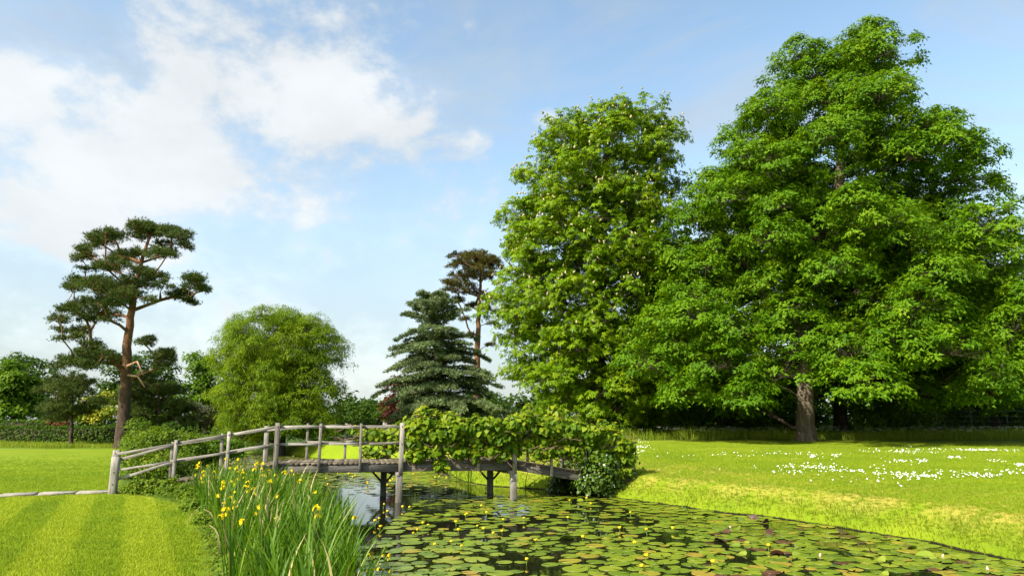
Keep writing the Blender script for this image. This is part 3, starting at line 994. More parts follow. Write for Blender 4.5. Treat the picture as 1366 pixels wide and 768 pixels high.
P = base_ + dirs * (t * lenr)[:, None] + rng.normal(size=(n * K, 3)) * .05
P = P[P[:, 2] > 1.0]
link('trailing_shoots', leaf_mesh('trailing_shoots', P - b0, rng.normal(size=P.shape), np.column_stack([rng.normal(size=(len(P), 2)) * .5, -np.ones(len(P))]), rng.uniform(.14, .24, len(P)), T_SLIM), LM_WIL, root)

# ------------------------------------------------------------------ pines
def pine_bark():
    m, nt, p, out = new_mat('pine_bark')
    N, L = nt.nodes.new, nt.links.new
    tc = N('ShaderNodeTexCoord'); sep = N('ShaderNodeSeparateXYZ'); L(tc.outputs['Object'], sep.inputs[0])
    mp = N('ShaderNodeMapping'); L(tc.outputs['Object'], mp.inputs[0]); mp.inputs['Scale'].default_value = (1, 1, .28)
    nz = N('ShaderNodeTexNoise'); L(mp.outputs[0], nz.inputs['Vector']); nz.inputs['Scale'].default_value = 6; nz.inputs['Detail'].default_value = 8; nz.inputs['Roughness'].default_value = .7
    lo = ramp(nt, [(.3, (.025, .018, .014)), (.52, (.075, .052, .038)), (.75, (.14, .10, .072))], nz.outputs[0])
    hi = ramp(nt, [(.3, (.09, .045, .022)), (.52, (.20, .105, .05)), (.75, (.30, .17, .09))], nz.outputs[0])
    mr = N('ShaderNodeMapRange'); L(sep.outputs[2], mr.inputs['Value']); mr.inputs['From Min'].default_value = 3; mr.inputs['From Max'].default_value = 8
    mx = N('ShaderNodeMix'); mx.data_type = 'RGBA'; L(mr.outputs[0], mx.inputs['Factor']); L(lo, mx.inputs['A']); L(hi, mx.inputs['B'])
    L(mx.outputs['Result'], p.inputs['Base Color']); p.inputs['Roughness'].default_value = .9; p.inputs['Specular IOR Level'].default_value = .1
    b = N('ShaderNodeBump'); b.inputs['Strength'].default_value = .8; b.inputs['Distance'].default_value = .07
    L(nz.outputs[0], b.inputs['Height']); L(b.outputs[0], p.inputs['Normal'])
    return m
BARK_PINE = pine_bark()
LM_PINE = leaf_mat('pine_needles', [(.1, (.034, .062, .012)), (.5, (.075, .11, .020)), (.9, (.14, .17, .032))], trans=.12, rough=.6, tcol=(1.2, 1.2, .5))
LM_PINE2 = leaf_mat('far_pine_needles', [(.1, (.035, .042, .008)), (.5, (.080, .078, .014)), (.9, (.13, .115, .022))], trans=.12, rough=.6, tcol=(1.2, 1.2, .5))

def pine_tree(name, label, group, D, base_px, trunk_px, trunk_r, pads, lm, rng, spread=2.2, dens=1.0, tuft=(.18, .32), flat=.62, lift=.1, rs=1.12):
    b0 = at_depth(base_px[0], base_px[1], D); b0 = np.array([b0[0], D, gz(b0[0], D)])
    tk = [b0 - np.array([0, 0, .2])] + [at_depth(px, py, D) for px, py in trunk_px]
    Cs, Rs = [], []
    for px, py, r in pads:
        k = r / F * D * rs
        m = 4 if r >= 16 else (2 if r >= 10 else 1)
        for _ in range(m):
            dy = rng.normal() * spread
            p = at_depth(px, py, D + dy) + np.array([rng.normal() * .1, 0, rng.normal() * .08])
            if m > 1: p = p + np.array([rng.normal() * k * .42, 0, rng.normal() * k * .22])
            Cs.append(p); Rs.append(k * rng.uniform(.75, .95) * (.72 if m == 4 else .8 if m == 2 else 1))
    Cs, Rs = np.array(Cs), np.array(Rs)
    root = empty(name, b0, label, 'tree', group)
    trunk = np.array(tk)
    seg = np.r_[0, np.cumsum(np.linalg.norm(np.diff(trunk, axis=0), axis=1))]
    s = np.linspace(0, seg[-1], max(10, int(seg[-1] / .5)))
    tp = np.stack([np.interp(s, seg, trunk[:, i]) for i in range(3)], 1)
    tp[1:-1] += rng.normal(size=(len(tp) - 2, 3)) * .03
    tr = np.interp(s / seg[-1], [0, .03, .08, .6, 1], [trunk_r * 1.35, trunk_r * 1.1, trunk_r, trunk_r * .62, trunk_r * .2])
    link('trunk', loft('trunk', tp - b0, tr, 16, .05, rng=rng), BARK_PINE, root)
    nodes, par, cnt = skeleton(tp, Cs, rng, lift=lift, climb=.8)
    nt = len(tp); idx = np.arange(nt, len(nodes)); rad = .035 * np.maximum(cnt, 1) ** .5
    jr = np.minimum(rad[par[idx]], np.where(par[idx] < nt, rad[idx] * 1.25, 9))
    # shoots fan over every plate: thin twigs carrying needle tufts
    P0, P1 = [nodes[par[idx]]], [nodes[idx]]; R0, R1 = [jr], [rad[idx]]
    TP, TU, TV = [], [], []
    for c, r in zip(Cs, Rs):
        n = max(12, int(35 * dens * r * r))
        d = rdirs(n, rng, -.25, 1.0)
        q = c + d * np.array([r, r, r * flat]) * rng.uniform(.35, 1.0, (n, 1)) ** .6
        q[:, 2] += .0
        P0.append(np.repeat(c[None], n, 0)); P1.append(q); R0.append(np.full(n, .018)); R1.append(np.full(n, .008))
        hor = unit((q - c) * np.array([1, 1, .4]))
        k = 13
        sv = rng.random()
        TP.append(np.repeat(q, k, 0) + rng.normal(size=(n * k, 3)) * np.array([.15, .15, .09]))
        TU.append(np.repeat(hor, k, 0) * .6 + rng.normal(size=(n * k, 3)) * .5 + np.array([0, 0, .55]))
        TV.append(np.clip(sv * .35 + rng.random(n * k) * .65, 0, 1))
    link('branches', seg_tubes('branches', np.concatenate(P0) - b0, np.concatenate(P1) - b0, np.concatenate(R0), np.concatenate(R1), 5), BARK_PINE, root)
    TP, TU, TV = np.concatenate(TP), np.concatenate(TU), np.concatenate(TV)
    link('crown', leaf_mesh('crown', TP - b0, rng.normal(size=TP.shape), TU, rng.uniform(*tuft, len(TP)), T_NEEDLE, TV), lm, root)
    return root, b0

rng = np.random.default_rng(404)
pads = [(180, 305, 24), (205, 307, 26), (232, 314, 20), (243, 328, 14), (130, 315, 20), (152, 321, 22), (118, 330, 12), (116, 350, 18), (140, 352, 22), (168, 343, 18),
        (200, 338, 22), (224, 334, 18), (105, 377, 20), (130, 381, 25), (160, 384, 20), (186, 371, 20), (212, 378, 20), (240, 391, 18), (258, 373, 16), (272, 384, 12),
        (255, 402, 10), (95, 410, 19), (120, 404, 22), (150, 400, 20), (176, 394, 16), (84, 428, 14), (88, 446, 15), (115, 432, 18), (140, 424, 15), (108, 450, 15), (192, 452, 12), (203, 400, 9),
        (105, 474, 24), (135, 470, 20), (88, 486, 16), (118, 488, 20), (212, 476, 18), (228, 488, 14)]
pine, pb = pine_tree('scots_pine', 'tall solitary scots pine with orange upper trunk and flat dark needle plates', None, 49.5, (160, 600),
                     ((163, 570), (166, 540), (168, 500), (171, 450), (176, 410), (183, 370), (191, 340), (200, 315)), .42, pads, LM_PINE, rng, spread=1.9, dens=.9)
# dead stubs on the bare trunk
for pts_, r0 in (([(170, 488), (183, 482), (191, 500)], .10), ([(171, 500), (184, 502), (193, 516)], .09)):
    q = np.array([at_depth(a, b, 49.0 - .25 * i) for i, (a, b) in enumerate(pts_)])
    link('dead_branch', loft('dead_branch', q - pb, np.linspace(r0, .04, len(q)), 8, .05, rng=rng), bark_mat('dead_wood', [(.3, (.25, .14, .08)), (.7, (.5, .33, .2))]), pine)
pads = [(640, 344, 22), (626, 350, 20), (652, 350, 18), (600, 378, 16), (622, 356, 18), (657, 356, 18), (612, 372, 16), (632, 366, 18), (655, 374, 15), (604, 386, 13), (622, 388, 14), (645, 392, 13), (660, 396, 12), (612, 402, 10), (630, 410, 10), (650, 412, 11), (622, 424, 9), (655, 432, 9), (628, 446, 7), (655, 460, 6), (612, 470, 7), (622, 490, 6)]
pine_tree('scots_pine', 'slender far pine with bare trunk and brownish umbrella crown behind the cedar', None, 70.0, (638, 568),
          ((637, 540), (636, 500), (637, 450), (639, 410), (641, 375), (642, 350)), .42, pads, LM_PINE2, rng, spread=1.3, dens=.55, tuft=(.2, .34), flat=.42)
# low pines under and beside the tall one
pads = [(92, 512, 22), (78, 526, 20), (108, 524, 22), (70, 542, 18), (96, 542, 22), (120, 538, 18), (84, 556, 18)]
pine_tree('young_pine', 'low grey-green pine bush spreading left of the tall pine', None, 53.0, (95, 594), ((95, 570), (96, 540), (95, 520)), .16, pads, LM_PINE, rng, spread=1.2, dens=.8, flat=.6)
pads = [(205, 512, 22), (228, 520, 22), (190, 530, 22), (215, 536, 24), (240, 540, 20), (200, 552, 22), (228, 556, 20), (180, 550, 16), (250, 556, 14)]
pine_tree('young_pine', 'low dark pine bush spreading right of the tall pine trunk', None, 54.0, (212, 594), ((212, 570), (213, 540), (212, 522)), .16, pads, LM_PINE, rng, spread=1.2, dens=.8, flat=.6)

# ------------------------------------------------------------------ blue cedar with layered sprays
LM_CED = leaf_mat('cedar_needles', [(.1, (.060, .094, .034)), (.5, (.130, .180, .068)), (.9, (.23, .29, .115))], trans=.1, rough=.6, tcol=(1.1, 1.2, .8))
rng = np.random.default_rng(505)
ED = 55.0
b0 = at_depth(592, 585, ED); b0 = np.array([b0[0], ED, gz(b0[0], ED)])
top = at_depth(577, 391, ED)
ced = empty('cedar_tree', b0, 'blue-green cedar with drooping layered branches beyond the vine-covered rail', 'tree')
tp = np.linspace(b0 - np.array([0, 0, .2]), top, 20)
link('trunk', loft('trunk', tp - b0, np.linspace(.36, .03, 20), 12, .04, rng=rng), BARK_DARK, ced)
H = top[2] - b0[2]
P0, P1, R0, R1, TP, TU, TN, TV = [], [], [], [], [], [], [], []
for k in range(175):
    h = 1 - (k + .5) / 175
    z = b0[2] + .9 + (H - 1.0) * h
    a = k * 2.399 + rng.normal() * .3
    Lb = (5.3 * (1 - h) ** .72 + .7) * rng.uniform(.62, 1.12)
    if math.cos(a) < 0 and .45 < h < .8: Lb *= 1.15
    s0 = np.array([np.interp(z, tp[:, 2], tp[:, 0]), ED, z])
    dirv = np.array([math.cos(a), math.sin(a), 0])
    m = 9; tt = np.linspace(0, 1, m)
    Lb = Lb; zz = rng.uniform(.22, .5) * Lb * tt * (1 - tt * .95) - .10 * Lb * tt ** 2 + (.45 * Lb * tt if h > .72 else 0) + rng.normal() * .12 * Lb * tt
    pts_ = s0 + dirv * (Lb * tt)[:, None]; pts_[:, 2] += zz
    P0.append(pts_[:-1]); P1.append(pts_[1:]); R0.append(np.linspace(.07, .02, m - 1)); R1.append(np.linspace(.06, .012, m - 1))
    side = np.array([-dirv[1], dirv[0], 0])
    ns = int(11 * Lb) + 3
    t_ = rng.uniform(.12, 1.0, ns) ** .8
    sg = rng.choice([-1, 1], ns)
    w = (.16 * Lb + .28) * (1.12 - t_ * .75) * rng.uniform(.4, 1, ns)
    st = np.stack([np.interp(t_, tt, pts_[:, i]) for i in range(3)], 1)
    en = st + side * (sg * w)[:, None] + dirv * (w * .75)[:, None] + np.array([0, 0, -1]) * (w * .22)[:, None]
    P0.append(st); P1.append(en); R0.append(np.full(ns, .014)); R1.append(np.full(ns, .006))
    kk = 6; f = np.tile(np.linspace(.15, 1.05, kk), ns)[:, None]
    q = np.repeat(st, kk, 0) * (1 - f) + np.repeat(en, kk, 0) * f + rng.normal(size=(ns * kk, 3)) * np.array([.08, .08, .05])
    TP.append(q); TU.append(np.repeat(en - st, kk, 0) * .8 + rng.normal(size=(ns * kk, 3)) * .35 + np.array([0, 0, .28]))
    TV.append(np.clip(rng.random() * .5 + rng.random(ns * kk) * .5, 0, 1))
link('branches', seg_tubes('branches', np.concatenate(P0) - b0, np.concatenate(P1) - b0, np.concatenate(R0), np.concatenate(R1), 3), BARK_DARK, ced)
TP, TU, TV = np.concatenate(TP), np.concatenate(TU), np.concatenate(TV)
T_NEEDLE5 = needle_template(5, 1.1, .10, 3)
link('crown', leaf_mesh('crown', TP - b0, rng.normal(size=TP.shape), TU, rng.uniform(.20, .36, len(TP)), T_NEEDLE5, TV), LM_CED, ced)

# ------------------------------------------------------------------ trees in the background
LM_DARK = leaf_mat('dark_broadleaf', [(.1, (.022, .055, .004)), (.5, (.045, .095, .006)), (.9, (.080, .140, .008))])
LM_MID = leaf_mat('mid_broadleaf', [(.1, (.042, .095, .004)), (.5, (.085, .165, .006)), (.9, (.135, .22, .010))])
LM_PALE = leaf_mat('pale_broadleaf', [(.1, (.09, .15, .010)), (.5, (.16, .23, .014)), (.9, (.23, .29, .03))])
LM_COPPER = leaf_mat('copper_leaf', [(.1, (.035, .010, .008)), (.5, (.075, .022, .014)), (.9, (.13, .05, .025))], tcol=(1.6, .7, .5))

def back_tree(label, D, prof, base_px, lm, seed, n=26, r=(1.1, 1.9), nsub=14, nleaf=19, lsize=(.27, .46), trunk_r=.28, name='broadleaf_tree', group=None, trunk_px=None, sep=1.4, bark=None, flat=.75):
    rng = np.random.default_rng(seed)
    C = profile_clumps(prof, D, n, rng, depth=.8, sep=sep, bias=.55)
    b = at_depth(base_px[0], base_px[1], D); b = np.array([b[0], D, gz(b[0], D)])
    top = C[np.argmax(C[:, 2])]
    if trunk_px: tk = [b - np.array([0, 0, .2])] + [at_depth(px, py, D) for px, py in trunk_px]
    else: tk = [b - np.array([0, 0, .2]), b + (top - b) * np.array([.1, 0, .3]), b + (top - b) * np.array([.45, .2, .65]), b + (top - b) * np.array([.8, .5, .92])]
    return broad_tree(name, label, 'tree', group, b, tk, trunk_r, C, rng.uniform(*r, len(C)), lm, bark or BARK_DARK, rng, flat=flat, nsub=nsub, nleaf=nleaf, subr=.62, lsize=lsize, twigs=False, tmpl=T_TRI)

back_tree('bright green maple at the end of the clipped hedges', 74, [(488, 5, 35), (500, -10, 48), (520, -20, 52), (545, -22, 50), (558, -20, 46)], (15, 585), LM_MID, 1, n=34, r=(.9, 1.4), nleaf=20, sep=1.0)
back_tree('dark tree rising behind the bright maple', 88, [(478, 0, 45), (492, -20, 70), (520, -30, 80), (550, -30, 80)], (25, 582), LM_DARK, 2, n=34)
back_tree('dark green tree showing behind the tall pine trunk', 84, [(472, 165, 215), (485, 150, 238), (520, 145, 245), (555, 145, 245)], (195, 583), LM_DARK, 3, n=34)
back_tree('mid green tree just left of the willow', 78, [(476, 258, 290), (495, 250, 300), (530, 245, 310), (560, 250, 310)], (275, 583), LM_MID, 4, n=28, r=(.9, 1.5))
back_tree('dark red copper-leaved tree peeping from behind the cedar', 82, [(508, 522, 545), (516, 520, 558), (530, 520, 568), (555, 520, 568)], (545, 582), LM_COPPER, 5, n=22)
for k, (l, r_, t) in enumerate(((425, 500, 540), (470, 555, 536), (560, 640, 532), (610, 690, 526))):
    back_tree(('dark distant tree filling the gap right of the willow', 'dark distant tree low behind the cedar\'s left skirt', 'dark distant tree low behind the cedar\'s right skirt', 'dark distant tree at the foot of the far pine')[k],
              92 + 3 * k, [(t, l + 18, r_ - 18), (t + 10, l + 4, r_ - 4), (565, l, r_)], ((l + r_) / 2, 580), LM_DARK, 20 + k, n=16, r=(1.1, 1.7), trunk_r=.2)
# wood behind the chestnut and the sycamore
back_tree('pale yellow-green tree glowing through the gap left of the sycamore', 60, [(278, 938, 985), (300, 915, 1010), (350, 905, 1025), (420, 905, 1030), (500, 915, 1020)], (961, 572), LM_PALE, 31, n=40, trunk_r=.36, trunk_px=((958, 540), (962, 500), (960, 400), (960, 320)), bark=BARK_GREY)
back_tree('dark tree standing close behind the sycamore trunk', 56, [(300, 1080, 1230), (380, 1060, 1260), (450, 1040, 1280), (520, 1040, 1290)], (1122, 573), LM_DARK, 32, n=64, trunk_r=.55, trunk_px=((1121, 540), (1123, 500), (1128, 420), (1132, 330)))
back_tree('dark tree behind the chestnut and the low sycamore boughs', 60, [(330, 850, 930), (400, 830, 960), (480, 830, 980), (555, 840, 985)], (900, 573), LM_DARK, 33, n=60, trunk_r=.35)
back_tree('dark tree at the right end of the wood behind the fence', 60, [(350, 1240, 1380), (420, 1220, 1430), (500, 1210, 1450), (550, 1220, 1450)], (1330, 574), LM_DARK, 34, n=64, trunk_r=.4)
back_tree('leaning green tree at the wood edge reaching in from beyond the fence', 46, [(246, 1385, 1460), (290, 1372, 1500), (340, 1370, 1520), (420, 1375, 1530), (500, 1385, 1530)], (1470, 582), LM_SYC, 35, n=46, r=(.9, 1.4), nleaf=22, lsize=(.14, .24), trunk_r=.4, trunk_px=((1465, 540), (1450, 450), (1420, 360), (1400, 290)))
# ------------------------------------------------------------------ shrubs and hedges
def blob_surface(name, C, R, zs=1.0, seed=0, seg=10, ring=6, amp=.18):
    """the dense twiggy heart of a shrub"""
    rng = np.random.default_rng(seed)
    V, Fc = [], []
    for c, r in zip(C, R):
        b = len(V)
        for i in range(ring + 1):
            ph = math.pi * i / ring
            for j in range(seg):
                th = 2 * math.pi * j / seg
                k = r * (1 + rng.normal() * amp) * (1 if 0 < i < ring else .9)
                V.append((c[0] + k * math.sin(ph) * math.cos(th), c[1] + k * math.sin(ph) * math.sin(th), c[2] + k * zs * math.cos(ph)))
        for i in range(ring):
            for j in range(seg):
                Fc.append([b + i * seg + j, b + i * seg + (j + 1) % seg, b + (i + 1) * seg + (j + 1) % seg, b + (i + 1) * seg + j])
    return mesh_np(name, np.array(V), [np.array(Fc)])

LM_ROSE = leaf_mat('shrub_leaf', [(.1, (.050, .105, .006)), (.5, (.105, .180, .009)), (.9, (.19, .25, .018))])
LM_IVY = leaf_mat('ivy_leaf', [(.1, (.034, .080, .006)), (.5, (.075, .138, .009)), (.9, (.14, .205, .014))], trans=.2, rough=.35, spec=.5)
LM_AZA = leaf_mat('yellow_azalea', [(.05, (.07, .13, .008)), (.45, (.16, .22, .014)), (.6, (.40, .38, .03)), (.95, (.52, .47, .05))], trans=.25)
LM_WHITE = leaf_mat('white_blossom_shrub', [(.1, (.06, .11, .02)), (.4, (.14, .18, .05)), (.55, (.52, .46, .26)), (.9, (.68, .62, .42))], trans=.25)
LM_BROWN = leaf_mat('brownish_shrub', [(.1, (.05, .05, .012)), (.5, (.12, .10, .03)), (.9, (.20, .16, .05))], trans=.25)
LM_HEDGE = leaf_mat('hedge_leaf', [(.1, (.030, .070, .006)), (.5, (.060, .125, .008)), (.9, (.12, .19, .014))])
LM_RUSSET = leaf_mat('russet_leaf', [(.1, (.06, .02, .008)), (.5, (.13, .045, .018)), (.9, (.2, .09, .03))], trans=.2, tcol=(1.4, .8, .5))

def shrub(name, label, C, R, lm, seed, nsub=26, nleaf=16, subr=.22, lsize=(.07, .13), flat=.85, group=None, tmpl=T_BROAD, zlo=-.5, cat='shrub', shell=(.5, 1.05)):
    rng = np.random.default_rng(seed)
    C, R = np.atleast_2d(np.array(C, float)), np.array(R, float)
    bx, by = float(C[:, 0].mean()), float(C[:, 1].mean())
    org = np.array([bx, by, max(gz(bx, by), WZ)])
    root = empty(name, org, label, cat, group)
    P0, P1 = [], []
    for c, r in zip(C, R):
        for _ in range(7):
            P0.append(np.array([bx + (c[0] - bx) * .6 + rng.normal() * .12, by + (c[1] - by) * .6 + rng.normal() * .12, org[2] - .15])); P1.append(c + rdirs(1, rng, -.2)[0] * r * .75)
    link('stems', seg_tubes('stems', np.array(P0) - org, np.array(P1) - org, np.full(len(P0), .025), np.full(len(P0), .008), 4), BARK_DARK, root)
    P, Nn, U, val, sub, d = clump_foliage(C, R, flat, nsub, nleaf, subr, rng, zlo, shell, .3, .5)
    keep = P[:, 2] > gzv(P) + .02
    keep &= P[:, 2] > WZ + .01
    P, Nn, U, val = P[keep], Nn[keep], U[keep], val[keep]
    link('foliage', leaf_mesh('foliage', P - org, Nn, U, rng.uniform(*lsize, len(P)), tmpl, val), lm, root)
    return root

def hedge(label, D, px0, px1, top_py, thick, lm, seed, top_lm=None):
    rng = np.random.default_rng(seed)
    a, b = at_depth(px0, 590, D), at_depth(px1, 590, D)
    zt = at_depth((px0 + px1) / 2, top_py, D)[2]
    x0, x1 = a[0], b[0]; mid = np.array([(x0 + x1) / 2, D, gz((x0 + x1) / 2, D)])
    root = empty('hedge', mid, label, 'hedge')
    h = zt - mid[2]
    bv, bf = box_np(0, 0, h * .48, (x1 - x0) / 2 - .12, thick / 2 - .12, h * .48 - .05, .1)
    link('dark_core', mesh_np('dark_core', bv, [bf]), BARK_DARK, root)  # solid dark box added inside so the hedge is not see-through
    n = int((x1 - x0) * 330)
    u = rng.uniform(x0, x1, n) - mid[0]
    f = rng.random(n)
    yy = np.where(f < .5, -thick / 2, rng.uniform(-thick / 2, thick / 2, n)); zz = np.where(f < .5, rng.uniform(.02, h, n), h)
    Nn = np.where((f < .5)[:, None], np.array([[0, -1, .35]]), np.array([[0, 0, 1.0]])) + rng.normal(size=(n, 3)) * .5
    P = np.column_stack([u, yy, zz]) + rng.normal(size=(n, 3)) * .06
    link('foliage', leaf_mesh('foliage', P, Nn, rng.normal(size=(n, 3)), rng.uniform(.10, .2, n), T_QUAD), lm, root)
    return root
hedge('low clipped green hedge behind the rough grass', 57.5, -60, 153, 569.5, .9, LM_HEDGE, 1)
hedge('taller clipped hedge running parallel behind the low hedge', 66, -70, 95, 561.5, .9, LM_HEDGE, 2)

def blob_px(px, py, D, rpx): return at_depth(px, py, D), rpx / F * D
def blobs(lst):
    C, R = [], []
    for px, py, D, r in lst:
        c, rr = blob_px(px, py, D, r); C.append(c); R.append(rr)
    return np.array(C), np.array(R)

C, R = blobs([(105, 552, 60, 12), (122, 538, 60, 13), (140, 530, 61, 12), (150, 548, 60, 12), (128, 556, 60, 14)])
shrub('azalea_bush', 'bright yellow azalea in flower left of the pine trunk', C, R, LM_AZA, 11, 30, 14, .3, (.14, .24), tmpl=T_QUAD)
C, R = blobs([(258, 542, 55, 10), (272, 546, 55, 10), (264, 556, 55, 12)])
shrub('blossom_bush', 'cream white flowering shrub left of the willow', C, R, LM_WHITE, 12, 26, 14, .25, (.12, .2), tmpl=T_QUAD)
C, R = blobs([(284, 548, 55.5, 12), (290, 560, 55, 14), (278, 564, 55, 12)])
shrub('brown_bush', 'brownish green shrub between the cream blossom and the willow', C, R, LM_BROWN, 13, 26, 14, .25, (.12, .2), tmpl=T_QUAD)
C, R = blobs([(70, 562, 64, 6), (80, 566, 64, 7)])
shrub('russet_bush', 'small russet-leaved shrub between the two hedges', C, R, LM_RUSSET, 14, 20, 12, .25, (.12, .2), tmpl=T_QUAD)
# undergrowth beside the pine foot and along the far pond margin
C, R = blobs([(185, 570, 46, 16), (205, 580, 44, 15), (178, 585, 45, 13)])
shrub('bramble_bush', 'low leafy bush at the foot of the tall pine', C, R, LM_ROSE, 15, 36, 16, .25, (.10, .17), tmpl=T_QUAD)
C, R = blobs([(300, 578, 50, 18), (330, 575, 51, 16), (280, 582, 49, 14), (360, 580, 51.5, 16)])
shrub('bramble_bush', 'shaded leafy bush on the far bank under the willow', C, R, LM_ROSE, 16, 36, 16, .28, (.10, .18), tmpl=T_QUAD)
C, R = blobs([(400, 575, 52, 17), (430, 572, 53, 16), (455, 570, 54, 16), (480, 565, 55, 15)])
shrub('bramble_bush', 'dark bush at the pond end right of the willow', C, R, LM_DARK, 17, 36, 16, .3, (.12, .2), tmpl=T_QUAD)
# bushes on the left bank just behind the bridge ramp
C, R = blobs([(190, 598, 24, 24), (215, 588, 24.5, 22), (180, 622, 23, 26), (212, 622, 23, 26)])
shrub('rose_bush', 'bushy green rose growing behind the left ramp beside the end post', C, R, LM_ROSE, 18, 60, 20, .2, (.06, .11))
C, R = blobs([(245, 592, 25, 22), (262, 600, 25, 22), (240, 620, 24, 24)])
shrub('rose_bush', 'yellow-green rose bush behind the middle of the left ramp', C, R, LM_ROSE, 19, 60, 20, .2, (.06, .11))
C, R = blobs([(285, 596, 26.5, 20), (305, 600, 27, 18), (275, 610, 26, 18)])
shrub('rose_bush', 'broad-leaved green bush behind the upper end of the left ramp', C, R, LM_MID, 20, 50, 18, .22, (.09, .15))
# herbs in front of the ramp
C, R = blobs([(182, 650, 18.2, 12), (205, 648, 18.4, 13), (228, 650, 18.2, 13), (250, 655, 17.6, 12)])
shrub('nettle_patch', 'fresh green nettles at the foot of the left ramp', C, R, LM_ROSE, 21, 50, 16, .13, (.05, .09), flat=1.0, cat='nettles')
C, R = blobs([(262, 676, 14.8, 14), (272, 700, 13.0, 16), (258, 664, 16.4, 13)])
shrub('nettle_patch', 'leafy herbs between the lawn edge and the irises', C, R, LM_ROSE, 22, 50, 16, .12, (.05, .09), flat=1.0, cat='herbs')
# the ivy mound where the bridge reaches the right bank
C, R = blobs([(795, 596, 21.4, 24), (818, 606, 21.8, 23), (800, 622, 21.1, 24), (826, 628, 21.8, 20), (786, 640, 21.2, 17), (770, 612, 23.2, 20), (752, 645, 22.8, 14), (812, 641, 21.4, 16), (838, 640, 22.2, 13)])
ivy = shrub('ivy_bush', 'dark ivy mound with tiny white flowers at the right end of the bridge', C, R, LM_IVY, 23, 80, 20, .2, (.07, .12), zlo=-.7, shell=(.6, 1.05))
rng = np.random.default_rng(77)
n = 130
c = C[rng.integers(0, 5, n)]; r_ = .52
d = rdirs(n, rng, -.1)
P = c + d * r_ * 1.05
io = np.array(ivy.location)
o = link('white_flowers', leaf_mesh('white_flowers', P - io, d + np.array([0, -.5, .3]), rng.normal(size=(n, 3)), rng.uniform(.03, .06, n), T_BROAD), plain_mat('white_petal', (.75, .75, .68)), ivy)
o['kind'] = 'stuff'
# understorey in the wood on the right
for k, (l, t, D, lab, lm) in enumerate(((860, 545, 52, 'sunlit green bush below the chestnut by the long grass', LM_MID), (905, 540, 55, 'mid green bush between the chestnut and the slim trunk', LM_MID),
        (1000, 535, 55, 'dark bush between the slim trunk and the sycamore', LM_DARK), (1150, 530, 56, 'leafy bush just right of the sycamore trunk', LM_MID), (1215, 538, 55, 'mid green bush in the shade of the sycamore', LM_MID),
        (1290, 532, 58, 'dark bush behind the wire fence post', LM_DARK), (1370, 530, 57, 'dark bush at the end of the wire fence', LM_DARK), (1060, 545, 58, 'shaded bush directly behind the sycamore trunk', LM_DARK))):
    C, R = blobs([(l - 22, t + 12, D, 22), (l, t, D + .6, 26), (l + 24, t + 12, D, 22), (l, t + 26, D - .6, 24), (l - 10, t - 20, D + 1, 18), (l + 14, t - 24, D + 1, 18)])
    shrub('understorey_bush', lab, C, R, lm, 60 + k, 34, 14, .4, (.16, .28), tmpl=T_QUAD, shell=(.45, 1.05))

